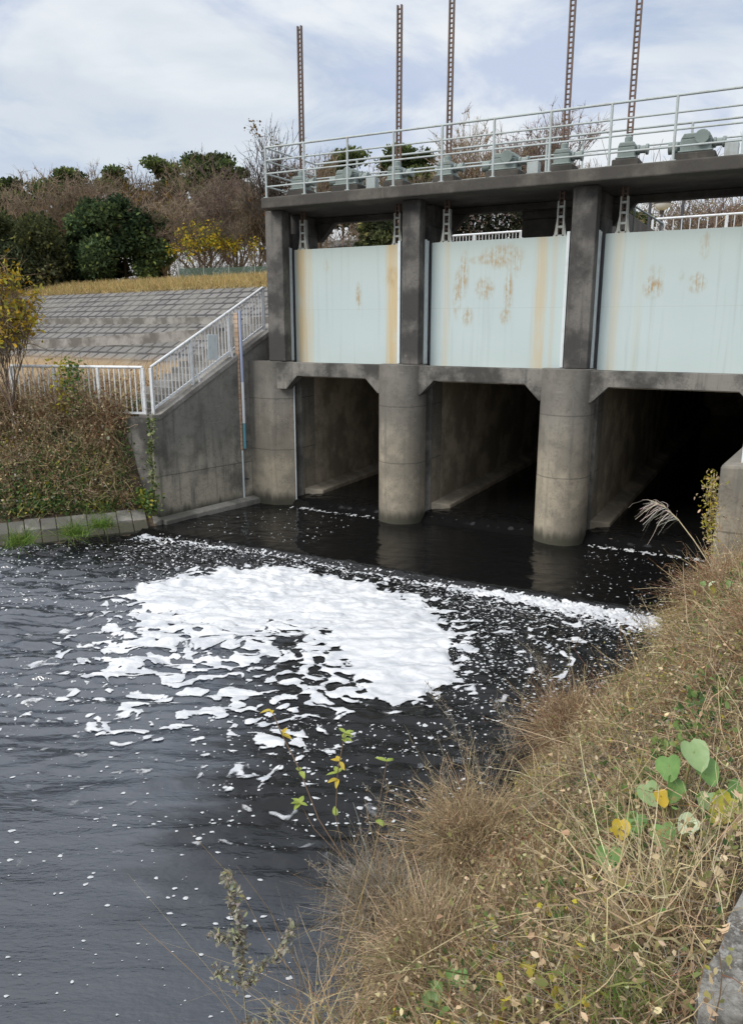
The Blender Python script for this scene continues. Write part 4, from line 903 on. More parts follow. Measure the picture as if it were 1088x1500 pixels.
# globe lamp and slim posts
T = tag(empty('street_lamp', (2.0,19.2,6.3)), 'round globe lamp on a dark post beyond the crest, seen under the deck', 'street lamp')
b = MB(); b.lathe([(.06,0),(.05,2.2),(.07,2.22),(.1,2.32)], (0,0,0), 12); b.build('post', M['darksteel'], T, smooth=True)
m, n = newmat('lamp_globe'); n.out(n.pbr((.5,.5,.5), .2)); b = MB()
b.lathe([(.1*0+.3*math.sin(a),2.62-.3*math.cos(a)) for a in np.linspace(.35,PI-.02,14)], (0,0,0), 20); b.build('lamp_globe', m, T, smooth=True)
b = MB(); b.lathe([(.312,2.58),(.318,2.6),(.318,2.66),(.312,2.68)], (0,0,0), 20); b.build('band', M['darksteel'], T)
for x, y, lab in ((2.84,11.2,'slim dark post left of the globe lamp, seen under the deck'), (3.75,11.35,'slim dark post right of the globe lamp, seen under the deck')):
    T = tag(empty('post', (x,y,6.05)), lab, 'post', 'posts on the crest road'); b = MB(); b.tube([(0,0,0),(0,0,2.6)], .045, 8); b.build('pole', M['darksteel'], T, smooth=True)
    b = MB(); b.box((-.1,-.1,0),(.1,.1,.05)); b.build('base_plate', M['darksteel'], T)
# green mesh fence and a pale building by the trees
T = tag(empty('mesh_fence', (-22.5,19.0,6.3)), 'dark green mesh fence on the crest below the yellow tree', 'fence')
m, n = newmat('green_mesh'); P = n.n('ShaderNodeNewGeometry').outputs['Position']; n.out(n.n('ShaderNodeMixShader', {0:.55, 1:n.n('ShaderNodeBsdfTransparent').outputs[0], 2:n.pbr((.05,.09,.065), .7)}).outputs[0]); M['mesh'] = m
q0 = Vector((0,0,0)); q1 = Vector((7.5,1.2,0)); 
b = MB(); b.bar(q0+Vector((0,0,.5)), q1+Vector((0,0,.5)), .01, .85); b.build('mesh_panel', M['mesh'], T)
for i in range(6):
    q = q0.lerp(q1, i/5); b = MB(); b.tube([q, q+Vector((0,0,1.05))], .035, 6); b.build('post', M['hoist'], T)
T = tag(empty('building', (-21.2,29.5,6.3)), 'low white building glimpsed through branches beside the left column', 'building')
m, n = newmat('white_render'); P = n.n('ShaderNodeNewGeometry').outputs['Position']; n.out(n.pbr(n.mix(n.noise(P, 2, 5), (.6,.6,.62), (.74,.74,.75)), .8))
b = MB(); b.box((-3,0,0),(3.6,5,2.6)); b.build('wall', m, T)
b = MB(); b.extr([(-3.3,-.3,2.6),(3.9,-.3,2.6),(3.9,2.5,3.3),(-3.3,2.5,3.3)], (0,0,0), (0,0,.12)); b.extr([(-3.3,2.5,3.3),(3.9,2.5,3.3),(3.9,5.3,2.6),(-3.3,5.3,2.6)], (0,0,0), (0,0,.12)); b.build('roof', M['beam'], T)
for x in (-1.6,.6,2.4):
    b = MB(); b.box((x-.45,-.03,.9),(x+.45,-.005,1.9)); b.build('window', M['darksteel'], T)
# low retaining wall of the ramp on the embankment slope
def onlev(x, z):
    ys = np.linspace(0, 16, 400); zs = levee(np.full(400, x), ys); return float(ys[np.argmin(np.abs(zs-z))])
T = tag(empty('ramp_wall', (-16,6,3.6)), 'long low concrete wall of a ramp running up the block embankment', 'ramp wall')
b = MB(); pts = [(x, onlev(x, z), z) for x, z in ((-24,3.35),(-20,3.5),(-15,3.75),(-11.5,3.95))]
for (xa,ya,za),(xb,yb,zb) in zip(pts[:-1], pts[1:]): b.prism([(xa,ya-.35,),(xb,yb-.35),(xb,yb),(xa,ya)], [za-.5,zb-.5,zb-.2,za-.2], [za+.22,zb+.22,zb+.22,za+.22])
o = b.build('wall', M['kerb'], T, origin=(-16,6,3.6)); o.location = (0,0,0)
T = tag(empty('berm_kerb', (-18,8,4.6)), 'thin concrete ledge across the middle of the block embankment', 'kerb')
b = MB(); xs_ = np.linspace(-40,-5,15); pts = [(x, onlev(x, 4.55), 4.55) for x in xs_]
for (xa,ya,za),(xb,yb,zb) in zip(pts[:-1], pts[1:]): b.prism([(xa,ya-.5),(xb,yb-.5),(xb,yb+.1),(xa,ya+.1)], za-.4, za+.02)
o = b.build('ledge', M['kerb'], T, origin=(-18,8,4.6)); o.location = (0,0,0)

# ------------------------------------------------------------------ undergrowth palettes
TAN = [(.46,.37,.23),(.4,.31,.19),(.55,.45,.29)]; BRN = [(.27,.2,.12),(.33,.25,.155),(.2,.147,.09)]; RED = [(.22,.1,.055),(.27,.13,.07),(.2,.12,.08)]
STRAW = [(.5,.41,.24),(.58,.49,.31),(.42,.33,.18)]; GRN = [(.1,.17,.05),(.13,.2,.065),(.07,.13,.05),(.18,.24,.085)]; OLV = [(.21,.21,.085),(.26,.24,.1)]; GRY = [(.3,.28,.24),(.36,.34,.3),(.24,.22,.18)]; YEL = [(.45,.38,.06),(.36,.34,.07)]
def stems(S, base, L, w, col, up=1.3, bendk=.4, nseg=5, lean=None, tw=.5, jit=.02):
    N = len(base); d = rnd_dirs(N, up); 
    if lean is not None: d = unit(d+lean)
    bend = rnd_dirs(N, -.7)*bendk*RNG.uniform(.3,1.3,(N,1))
    return S.ribbons(base, d, L, w, bend, col, nseg, tw, jitter=jit)
def twigs(S, P, per, L, w, pal, up=.3):
    """side twigs off the points of stems P (N,k,3)"""
    N, k, _ = P.shape; i = RNG.integers(1, k, (N,per)); b = P[np.arange(N)[:,None], i].reshape(-1,3); M_ = len(b)
    d = rnd_dirs(M_, up)
    return S.ribbons(b, d, RNG.uniform(.4,1.2,M_)*L, w, rnd_dirs(M_, .2)*.3, pick(M_, pal), 3, .6, jitter=.03)
def leaf_on(S, P, per, size, pal, asp=.5, droop=-.2, jit=.02):
    N, k, _ = P.shape; i = RNG.integers(1, k, (N,per)); b = P[np.arange(N)[:,None], i].reshape(-1,3)+RNG.normal(0,jit,(N*per,3))
    S.leaves(b, rnd_dirs(len(b), droop), RNG.uniform(.6,1.3,len(b))*size, pick(len(b), pal), asp)
# ---- near bank carpet
def nb(N, y0, y1, w0, w1): return nbank_uv(RNG.uniform(y0,y1,N), RNG.uniform(w0,w1,N))
S = Soup()
# clumped density: fine dry mounds
def clumps(K, per, y0, y1, w0, w1, R, pals, L, w, up=.9, bend=.9, nseg=5, lean=None):
    for c in range(K):
        yc, wc = random.uniform(y0,y1), random.uniform(w0,w1); pal = random.choice(pals); s = random.uniform(.6,1.3)
        a = RNG.normal(0, R*.5*s, (per,2)); ctr = nbank_uv(np.array([yc]), np.array([wc]))[0]
        w_ = np.clip(wc + a[:,0]/2., -.03, 1.03); base = nbank_uv(yc+a[:,1], w_)
        P = stems(S, base, RNG.uniform(.5,1.2,per)*L*s, w, pick(per, pal, .25), up, bend, nseg, lean)
        yield P
def dens_keep(b, lo, hi, seed, sc=1.5):      # thins a scatter so that bare dark gaps stay open
    return RNG.random(len(b)) < sstep(lo, hi, fbm(b[:,0]*sc+30, b[:,1]*sc+60, 3, seed))
for P in clumps(230, 110, -15.2,-2.6, .02,.97, .3, [TAN,BRN,RED+BRN,TAN,TAN+OLV,GRY+TAN,BRN+TAN,[(.19,.18,.08),(.25,.23,.11)]], .22, .0034, .75, .8, 5): twigs(S, P, 2, .07, .0022, TAN+BRN)
for P in clumps(80, 34, -15,-3, .05,.95, .24, [RED,BRN,TAN,BRN+OLV,BRN], .42, .0046, 1.5, .35, 6): twigs(S, P, 6, .1, .0024, BRN+TAN+RED); leaf_on(S, P, 9, .026, BRN+TAN+OLV, .55, -.4, .03)
N = 90000; base = nb(N, -15.6, -2.4, -.02, 1.0); base = base[dens_keep(base, .3, .5, 52)]; N = len(base); base[:,2] += RNG.random(N)*.1
stems(S, base, RNG.uniform(.05,.2,N), .0028, pick(N, TAN+BRN+GRY+BRN+BRN+RED+OLV, .3), .3, .9, 4, None, .5, .06)
N = 1500; base = nb(N, -15.0, -2.6, .03, 1.0); base[:,2] += .03+RNG.random(N)*.12
stems(S, base, RNG.uniform(.15,.5,N), .0045, pick(N, STRAW+TAN+TAN+[(.36,.2,.1)], .2), .3, .5, 6, None, .6, .035)
N = 2600; base = nb(N, -15.0, -2.6, .03, 1.0); base = base[dens_keep(base, .4, .6, 58, 1.1)]; N = len(base); base[:,2] += .02      # broad bent dead blades
stems(S, base, RNG.uniform(.15,.42,N), .0105, pick(N, STRAW+TAN+TAN+OLV, .22), .9, 1.3, 6, None, .85, .02)
tag(S.build('dry_grass', M['dry']), 'tangled mat of dead brown grass and weed stems covering the near bank', 'dry grass', kind='stuff')
S = Soup()
N = 34000; base = nb(N, -15.4,-2.6, .0,1.02); base[:,2] += .01+RNG.random(N)*.07      # fallen and curled dead leaves
S.leaves(base, rnd_dirs(N,.15), RNG.uniform(.01,.04,N)*RNG.uniform(.6,1.2,N), pick(N, BRN+TAN+BRN+OLV+[(.12,.09,.055),(.3,.25,.16)], .28), .5)
for c in range(150):
    yc, wc = random.uniform(-14.6,-3), random.uniform(.05,.98); k = random.randint(60,190); pal = random.choice([GRN,GRN+OLV,OLV+YEL,GRN+[(.2,.28,.12)],OLV+TAN]); R_ = random.uniform(.1,.26)
    b_ = nbank_uv(yc+RNG.normal(0,R_,k), np.clip(wc+RNG.normal(0,R_*.5,k),0,1)); b_[:,2] += RNG.random(k)*.2+.02
    S.leaves(b_, rnd_dirs(k,.35), RNG.uniform(.014,.034,k)*random.uniform(.8,1.6), pick(k, pal, .22), .6)
N = 5000; base = nb(N, -15.4,-2.6, .0,1.0); base[:,2] += .03+RNG.random(N)**1.5*.24
S.leaves(base, rnd_dirs(N,.2), RNG.uniform(.012,.032,N), pick(N, GRN+OLV+OLV+YEL+TAN+STRAW, .22), .6)
tag(S.build('weed_leaves', M['leaf']), 'small green and dead brown leaves scattered through the weeds of the near bank', 'weeds', kind='stuff')
# ---- left bank carpet
S = Soup()
N = 34000; a = RNG.uniform(-.1,9,N); d = .5+RNG.random(N)**.8*3.0; base = Lp(a, d)
ok = ((base[:,0] < -5.05)|(d < 1.2)) & (RNG.random(N) < .12+sstep(.4,.56,fbm(a*1.7+5, d*1.7+8, 3, 63))); base = base[ok]; N = len(base); dd2 = d[ok]
stems(S, base, RNG.uniform(.08,.34,N)*np.interp(dd2,[.5,1.3,3],[.6,.9,1.5]), .009, pick(N, TAN+TAN+STRAW+BRN+OLV+GRY+RED[:1], .3), .6, .9, 4, None, .5, .05)
k = 1300; P = stems(S, base[:k], RNG.uniform(.4,.95,k)*np.interp(dd2[:k],[.5,1.5,3],[.35,.75,1.15]), .011, pick(k, BRN+RED+TAN+TAN), 1.4, .45, 5); twigs(S, P, 6, .18, .008, BRN+RED+TAN+TAN); leaf_on(S, P, 8, .06, BRN+TAN+OLV+GRY, .6, -.3, .06)
N = 9500; a = RNG.random(N)**1.5*6; fd = fence_d(a); g_ = 1-RNG.random(N)**2.*.95; d = .5+(fd-.5)*g_; base = Lp(a, d, -.03); kp = ((base[:,0] < -5.45)|(d < .6)) & (RNG.random(N) < .06+.94*np.maximum(sstep(.75,.95,g_), sstep(.45,.58,fbm(a*2+15, d*2+8, 3, 64)))); base = base[kp]; g_ = g_[kp]; N = len(base)
P = stems(S, base, RNG.uniform(.3,1.2,N)*np.interp(g_,[0,.5,.8,1],[.3,.45,.8,1.]), .012, pick(N, RED+BRN+TAN+TAN+STRAW+BRN, .28), 3.2, .32, 6, None, .5, .04); twigs(S, P, 4, .2, .007, TAN+BRN+RED+STRAW); leaf_on(S, P, 4, .05, BRN+TAN+RED+STRAW, .6, -.3, .05)
N = 3500; base = np.stack([RNG.uniform(-14,-5.6,N), RNG.uniform(-1.2,4.5,N), np.full(N,2.35)], 1)
stems(S, base, RNG.uniform(.3,.9,N), .014, pick(N, RED+BRN+TAN, .2), 1.4, .6, 4)
for c in range(70):      # straw and olive grass clumps, drooping down the slope
    ac = random.uniform(0,6)**1.; fd = float(fence_d(ac)); dc = random.uniform(.5, fd); k = 70; av, dv_ = ac+RNG.normal(0,.13,k), np.maximum(.47, dc+RNG.normal(0,.1,k)); b_ = Lp(av, dv_, -.02)
    if b_[:,0].mean() > -5.3 and dc > .6: continue
    stems(S, b_, RNG.uniform(.15,.5,k), .011, pick(k, random.choice([STRAW,TAN+STRAW,OLV+GRN,TAN+OLV,GRN,GRN+STRAW]), .2), 1.2, 1.1, 5, arr(.35,-.25,0), .7)
tag(S.build('dry_grass', M['dry']), 'dead brown weeds and grass covering the left bank and smothering the white fence', 'dry grass', kind='stuff')
S = Soup(); N = 3600; a = RNG.uniform(-.1,9,N); d = .5+RNG.random(N)*2.6; base = Lp(a,d,.02); base[:,2] += RNG.random(N)*.15; kp = (base[:,0] < -5.0)|(d < 1.2); base = base[kp]; N = len(base)
S.leaves(base, rnd_dirs(N,.2), RNG.uniform(.03,.1,N), pick(N, BRN+TAN+GRY+RED[:1]+[(.1,.08,.05)], .3), .65)
for c in range(80):
    ac, dc = random.uniform(0,6), random.choice([random.uniform(.5,1.0), random.uniform(.5,2.0)]); k = random.randint(60,150); R_ = random.uniform(.12,.28); pal = random.choice([GRN,GRN+OLV,GRN+[(.17,.24,.08)],OLV+YEL,GRN])
    av, dv_ = ac+RNG.normal(0,R_,k), np.maximum(.5, dc+RNG.normal(0,R_*.8,k)); b_ = Lp(av, dv_, .05); b_[:,2] += RNG.random(k)*.25; kp = (b_[:,0] < -5.0)|(dv_ < 1.2)
    S.leaves(b_[kp], rnd_dirs(k,.3)[kp], RNG.uniform(.05,.11,k)[kp], pick(k, pal, .22)[kp], .65)
tag(S.build('weed_leaves', M['leaf']), 'patches of low green leaves among the dead weeds of the left bank', 'weeds', kind='stuff')

# ------------------------------------------------------------------ single plants
def plant(name, label, loc, cat='plant', group=None): return tag(empty(name, loc), label, cat, group)
def tuft(label, loc, N, L, w, pal, R=.12, up=1.5, bend=.8, name='grass_tuft', group=None, cat='grass tuft'):
    T = plant(name, label, loc, cat, group); S = Soup(); b = np.concatenate([RNG.normal(0,R,(N,2)), np.full((N,1),-.03)], 1)
    stems(S, b, RNG.uniform(.5,1.1,N)*L, w, pick(N, pal, .2), up, bend, 5, None, .85); S.build('blades', M['leaf'], T); return T
for (x,y,z), k, lab in (((-4.98,-4.35,.33),1.0,'bright green grass tuft on the block toe, nearer the middle of the left bank'), ((-4.86,-3.75,.36),.85,'bright green grass tuft on the block toe, closer to the wall corner'), ((-5.45,-5.2,.3),.9,'green grass tuft on the block toe at the left picture edge')):
    tuft(lab, (x,y,z), 260, .42*k, .013, [(.1,.19,.035),(.14,.24,.05),(.2,.26,.07)], .11, 1.4, .9, group='grass tufts on the toe wall')
tuft('pale straw grass tuft beside the concrete path at lower right', (6.88,-12.17,2.38), 420, .5, .0075, [(.68,.57,.37),(.6,.49,.3),(.52,.42,.25)], .11, 1.7, .65)
tuft('small bright green grass tuft beside the path at the bottom edge', (6.87,-12.58,2.46), 300, .22, .0045, [(.15,.24,.05),(.22,.3,.08),(.3,.32,.12)], .07, 1.2, 1.)
tuft('long pale grass clump arching over the edge at the bottom of the picture', (5.35,-11.85,.75), 260, .75, .006, TAN+STRAW+[(.4,.27,.1)], .16, .8, .9)
# bushy mounds of fine dry weeds at the edge of the near bank
def mound(label, loc, R, pal, N=1500, L=.32, w=.0035):
    T = plant('dry_bush', label, loc, 'bush', 'dry bushes on the near bank'); S = Soup()
    dv = rnd_dirs(N, .55); b = dv*R*RNG.random((N,1))*.55
    P = S.ribbons(b, unit(dv+rnd_dirs(N)*.35), RNG.uniform(.5,1.1,N)*L, w, rnd_dirs(N,-.6)*.5, pick(N, pal, .25), 5, .5, jitter=.02)
    twigs(S, P, 3, .1, w*.7, pal); S.build('stems', M['dry'], T)
mound('large sandy brown mound of fine dry weeds in the middle of the near bank edge', (5.45,-10.1,.75), .55, TAN+BRN+[(.4,.27,.15)], 2600, .42)
mound('grey dry bush overhanging the water at the lower bank edge', (5.15,-10.85,.7), .38, GRY+BRN, 1700, .34)
mound('reddish dry bush at the bank edge below the churned water', (5.6,-7.9,.55), .5, RED+TAN+BRN, 1900, .42)
mound('yellow green bush at the bank edge near the weir', (6.2,-4.6,.5), .35, YEL+OLV+TAN, 1400, .3, .005)
mound('brown dry bush in front of the right concrete wall', (6.95,-4.2,1.0), .5, TAN+BRN+RED, 1800, .45, .005)
mound('dark brown dry bush low on the bank near the bottom edge', (5.75,-11.5,1.15), .42, BRN+TAN, 1700, .34)
mound('tan dry bush higher on the bank right of the big leaved vine', (7.15,-9.6,2.35), .45, TAN+RED+BRN, 1700, .4)
mound('rusty brown dry bush on the upper bank below the concrete wall', (6.7,-6.6,1.6), .5, RED+BRN+TAN, 1900, .45, .0045)
# straight woody stalks
for i, (y, w, h, lab) in enumerate(((-9.9,.62,.95,'tall thin reddish woody stalk standing in the middle of the near bank'), (-11.6,.6,.6,'short reddish woody stalk low in the near bank'), (-8.3,.7,.95,'thin orange brown stalk below the concrete wall'), (-10.8,.42,.6,'pale dry stalk tipped with a seed head over the dry mound'))):
    p = nbank_uv(np.array([y]), np.array([w]))[0]; T = plant('woody_stalk', lab, tuple(p), 'stalk', 'woody stalks on the near bank'); S = Soup()
    n_ = 4; b = RNG.normal(0,.03,(n_,3)); b[:,2] = -.05
    P = stems(S, b, RNG.uniform(.7,1.,n_)*h, .009, pick(n_, RED if i < 3 else STRAW), 3.5, .25, 7, None, .6, .012); Q_ = twigs(S, P, 9, .22, .0035, RED+BRN); leaf_on(S, Q_, 2, .024, RED+BRN+OLV); S.build('stems', M['dry'], T)
# grey mugwort leaning over the water
T = plant('mugwort', 'grey green weed with woolly leaves leaning over the calm water at lower left', (4.86,-11.81,.35), 'weed'); S = Soup(); S2 = Soup()
def chain(pts, w, col):
    pts = np.array(pts, float)
    for a, b in zip(pts[:-1], pts[1:]): tubes(S, a[None], b[None], arr(w), arr(w*.85), np.array([col]), 5)
    return pts
m0 = chain([(0,0,-.1),(-.05,.02,.2),(-.1,.06,.45),(-.13,.1,.68),(-.19,.14,.86),(-.27,.17,1.02)], .005, (.25,.24,.19))
m1 = chain([m0[2],(-.0,.14,.58),(.08,.2,.66),(.1,.25,.75)], .003, (.25,.24,.19)); m2 = chain([m0[3],(-.2,.04,.72),(-.27,.01,.74)], .003, (.25,.24,.19)); m3 = chain([m0[1],(0.06,.08,.3),(.1,.11,.4)], .003, (.25,.24,.19)); m4 = chain([m0[2],(-.2,.03,.5),(-.24,.02,.53)], .003, (.25,.24,.19))
for mm, k in ((m0[2:],330),(m1,170),(m2,110),(m3,60),(m4,60)):
    t = RNG.random(k)*(len(mm)-1.001); i = t.astype(int); f = (t-i)[:,None]; p = mm[i]*(1-f)+mm[i+1]*f+RNG.normal(0,.016,(k,3))
    S2.leaves(p, rnd_dirs(k,.1), RNG.uniform(.02,.05,k), pick(k, GRY+[(.37,.37,.2),(.45,.44,.33),(.4,.38,.28)], .2), .45)
S.build('stem', M['bark'], T); S2.build('leaves', M['leaf'], T)
T = plant('seed_stalk', 'thin dry stalk with a brown seed head over the water at the bottom edge', (5.0,-12.05,.2), 'stalk'); S = Soup(); S2 = Soup()
chain([(0,0,-.1),(-.06,.01,.25),(-.03,.03,.5),(-.02,.05,.66)], .004, (.2,.15,.1)); S2.leaves(RNG.normal(0,.022,(50,3))+arr(-.02,.05,.67), rnd_dirs(50), .03, pick(50, BRN+GRY), .6); S.build('stem', M['bark'], T); S2.build('seed_head', M['leaf'], T)
WL = ['grey dead weed with woolly tips against the white water', 'thin grey dead weed leaning over the dark current', 'tall grey dead weed with drooping tips beside the foam', 'short grey dead weed at the bank edge near the sapling', 'forked grey dead weed right of the sapling', 'pale dead weed at the edge of the sandy mound', 'grey dead weed below the reddish bush', 'wispy grey weed in front of the dark water near the wall']
for i, (x, y, z, h) in enumerate(((5.15,-6.4,.1,.75),(5.0,-7.5,.1,.8),(4.95,-8.4,.1,.95),(4.72,-9.45,.1,.7),(4.85,-9.0,.1,.8),(4.9,-10.4,.2,.6),(5.1,-7.9,.1,.6),(5.95,-4.4,.1,.7))):
    T = plant('dead_weed', WL[i], (x,y,z), 'weed', 'grey dead weeds along the water'); S = Soup(); S2 = Soup()
    for b_ in range(5):
        p0 = arr(RNG.normal(0,.05),RNG.normal(0,.05),-.1); d_ = arr(RNG.normal(-.25,.2),RNG.normal(0,.3),1.); hh = h*random.uniform(.55,1.1)
        q = chain([p0, p0+d_*hh*.35, p0+d_*hh*.7+arr(RNG.normal(-.03,.03),RNG.normal(0,.04),0), p0+d_*hh+arr(RNG.normal(-.1,.07),RNG.normal(0,.06),-.05)], .0028, (.24,.21,.17)); k = 60
        t = .9+RNG.random(k)*2.05; ii_ = np.minimum(t.astype(int),2); f_ = (t-ii_)[:,None]; p = q[ii_]*(1-f_)+q[ii_+1]*f_+RNG.normal(0,.012,(k,3))
        S2.leaves(p, rnd_dirs(k,.3), RNG.uniform(.012,.034,k), pick(k, GRY+[(.3,.27,.2),(.26,.22,.15)], .2), .4); S.ribbons(p[:16], rnd_dirs(16,.6), RNG.uniform(.05,.16,16), .003, rnd_dirs(16)*.3, pick(16, GRY+BRN), 3, .5)
    S.build('stem', M['dry'], T); S2.build('leaves', M['leaf'], T)
# young saplings with yellow green leaves in front of the foam
def oval_leaf(mb, base, d, nrm, L, Wd, k=6, fold=.12):
    d = Vector(d).normalized(); nrm = Vector(nrm); s = d.cross(nrm).normalized(); nn = s.cross(d); base = Vector(base)
    prof = [math.sin(PI*(i/k)**.75)**.8 for i in range(k+1)]; prof[0] = .02; prof[-1] = .0
    n0 = len(mb.v)
    for i in range(k+1):
        c = base + d*L*i/k - nn*L*.18*(i/k)**2
        for sg in (-1,0,1): mb.v.append(tuple(c + s*sg*Wd/2*prof[i] + nn*(abs(sg)*fold*Wd*prof[i])))
    for i in range(k):
        for j in range(2): a = n0+i*3+j; mb.f.append((a,a+1,a+4,a+3))
def leafmat(name, c1, c2):
    m, n = newmat(name); P = n.n('ShaderNodeNewGeometry').outputs['Position']; c = n.mix(n.ramp(n.noise(P, 22, 5), .35, .65), c1, c2)
    n.out(n.n('ShaderNodeMixShader', {0:.3, 1:n.pbr(c, .5), 2:n.n('ShaderNodeBsdfTranslucent', {'Color':c}).outputs[0]}).outputs[0]); return m
LM = {'lime':leafmat('lime_leaf', (.36,.42,.08), (.24,.34,.06)), 'gold':leafmat('golden_leaf', (.62,.43,.04), (.5,.4,.06)), 'green':leafmat('green_leaf', (.12,.24,.06), (.17,.3,.08)), 'pale':leafmat('pale_leaf', (.62,.7,.5), (.5,.6,.36)), 'yg':leafmat('yellowing_leaf', (.5,.42,.05), (.2,.28,.06)), 'jade':leafmat('jade_leaf', (.27,.38,.17), (.22,.33,.13)), 'dead':leafmat('dead_leaf', (.45,.33,.2), (.3,.2,.11))}
T = plant('sapling', 'young sapling with lime and golden leaves standing against the foam', (4.8,-10.1,.05), 'sapling'); S = Soup()
s0 = chain([(0,0,-.1),(-.35,0,.28),(-.58,0,.56),(-.74,0,.93),(-.9,0,1.2),(-.99,0,1.38)], .005, (.2,.14,.1)); s1 = chain([s0[1],(-.43,.0,.64),(-.42,.02,1.0),(-.36,.03,1.34)], .004, (.2,.14,.1)); s2 = chain([s0[1],(-.6,-.04,.5),(-.71,-.06,.7)], .003, (.2,.14,.1)); s3 = chain([s0[0],(-.1,.03,.7),(-.02,.04,1.2)], .003, (.2,.14,.1)); S.build('stem', M['bark'], T)
for key, pts in (('lime',[(s1[3],5),(s1[3]-arr(.01,0,.05),3),(s1[2],3),(s2[2],5),(s0[3],3),(s1[1],2),(s3[2],3),(s3[1],2)]), ('gold',[(s1[2]+arr(.02,0,.1),3),(s0[4],3),(s0[5],2),(s1[2]-arr(0,0,.05),2)])):
    mb = MB()
    for p, k in pts:
        for i in range(k): az = random.random()*6.28; oval_leaf(mb, p, (math.cos(az),math.sin(az),random.uniform(-.2,.6)), (0,0,1), random.uniform(.06,.095), random.uniform(.032,.045))
    mb.build('leaf_spray', LM[key], T, smooth=True)
# broad leaved vine by the path
T = plant('broad_leaf_vine', 'vine with large round green and yellow leaves and one pale leaf, near the path', (6.76,-11.68,2.3), 'vine'); S = Soup()
def round_leaf(mb, c, nrm, tipd, R):
    c = Vector(c); nrm = Vector(nrm).normalized(); t = Vector(tipd); t = (t-nrm*t.dot(nrm)).normalized(); s = t.cross(nrm)
    K = 16; n0 = len(mb.v); mb.v.append(tuple(c-nrm*R*.12))
    for i in range(K):
        a = 2*PI*i/K; r = R*(.97+.1*math.cos(a)+.03*math.cos(3*a)+.2*max(0,math.cos(a))**10-.24*max(0,-math.cos(a))**16)*random.uniform(.95,1.05); p = t*math.cos(a)*r+s*math.sin(a)*r*.92
        mb.v.append(tuple(c+p+nrm*(abs(math.sin(a))*R*.3 - .3*R*max(0,math.cos(a))**2)))
    for i in range(K): mb.f.append((n0, n0+1+i, n0+1+(i+1)%K))
camd = Vector((.35,-.75,.75))
LV = [('jade',(.09,.10,.42),.056,(.15,-.5,.85)),('green',(.01,.06,.36),.05,(-.3,-.4,.8)),('green',(.13,.12,.35),.055,(.3,-.3,.9)),('green',(.04,.02,.3),.045,(.5,-.3,.5)),('yg',(.22,.03,.27),.058,(.3,-.6,.6)),('green',(.2,.0,.2),.06,(.2,-.7,.5)),('pale',(.11,-.08,.23),.038,(.1,-.7,.6)),
      ('green',(.03,-.1,.17),.05,(-.2,-.4,.8)),('gold',(.0,-.02,.27),.03,(.3,-.5,.7)),('gold',(-.12,-.12,.16),.036,(.2,-.6,.5)),('green',(-.14,-.2,.08),.05,(0,-.3,.9)),('green',(-.02,-.26,.0),.05,(-.2,-.3,.9)),('green',(.26,.1,.3),.05,(.3,-.5,.7)),('jade',(-.05,.04,.24),.045,(-.3,-.5,.7)),('yg',(.16,-.06,.12),.05,(.1,-.7,.5)),('green',(-.08,.0,.12),.045,(-.2,-.5,.8)),('dead',(.28,.0,.24),.035,(.2,-.6,.6)),('jade',(.16,.05,.26),.04,(0,-.6,.6)),('green',(.06,-.05,.1),.055,(-.1,-.2,.95))]
for key, c, R, nn in LV:
    mb = MB(); round_leaf(mb, c, nn, (random.uniform(-.6,.6),-.5,-.6), R*1.08); mb.build('leaf', LM[key], T, smooth=True)
    e = Vector((.05+random.uniform(-.05,.05),.04,.05)); chain([tuple(e), tuple((e+Vector(c))/2+Vector((0,0,.03))), c], .0022, (.3,.3,.12))
chain([(.05,0,-.1),(.06,.03,.15),(.08,.08,.38)], .004, (.25,.2,.1)); chain([(.2,-.3,.05),(.15,-.2,.14),(.11,-.08,.22)], .0035, (.33,.29,.25)); S.build('stem', M['bark'], T)
for (x,y,w,z), R, keys, lab in (((0,-6.0,.83,.35),.075,('gold','yg','green'),'round leaved vine with a golden leaf at the right picture edge below the wall'), ((0,-8.2,.84,.3),.06,('green','jade','yg'),'green round leaved vine at the right picture edge halfway down the bank'), ((0,-7.2,.6,.3),.05,('yg','pale','green'),'small vine with a yellow green leaf in the middle of the upper bank'), ((0,-12.1,.55,.12),.045,('green','green','jade'),'low green leaved weed near the bottom edge of the bank')):
    p = nbank_uv(np.array([y]), np.array([w]))[0]; T = plant('broad_leaf_vine', lab, tuple(p), 'vine'); S = Soup(); chain([(0,0,-.05),(.02,0,z*.6),(.03,.02,z+.15)], .004, (.25,.2,.1))
    for i in range(7):
        c = (random.uniform(-.18,.18),random.uniform(-.16,.12),z+random.uniform(-.12,.16)); mb = MB(); round_leaf(mb, c, (random.uniform(-.7,.7),random.uniform(-.8,.1),.6), (random.uniform(-.6,.6),-.5,-.6), R*random.uniform(.45,.9)); mb.build('leaf', LM[keys[i%3]], T, smooth=True)
        chain([(.02,0,z*.5), c], .002, (.3,.3,.12))
    S.build('stem', M['bark'], T)
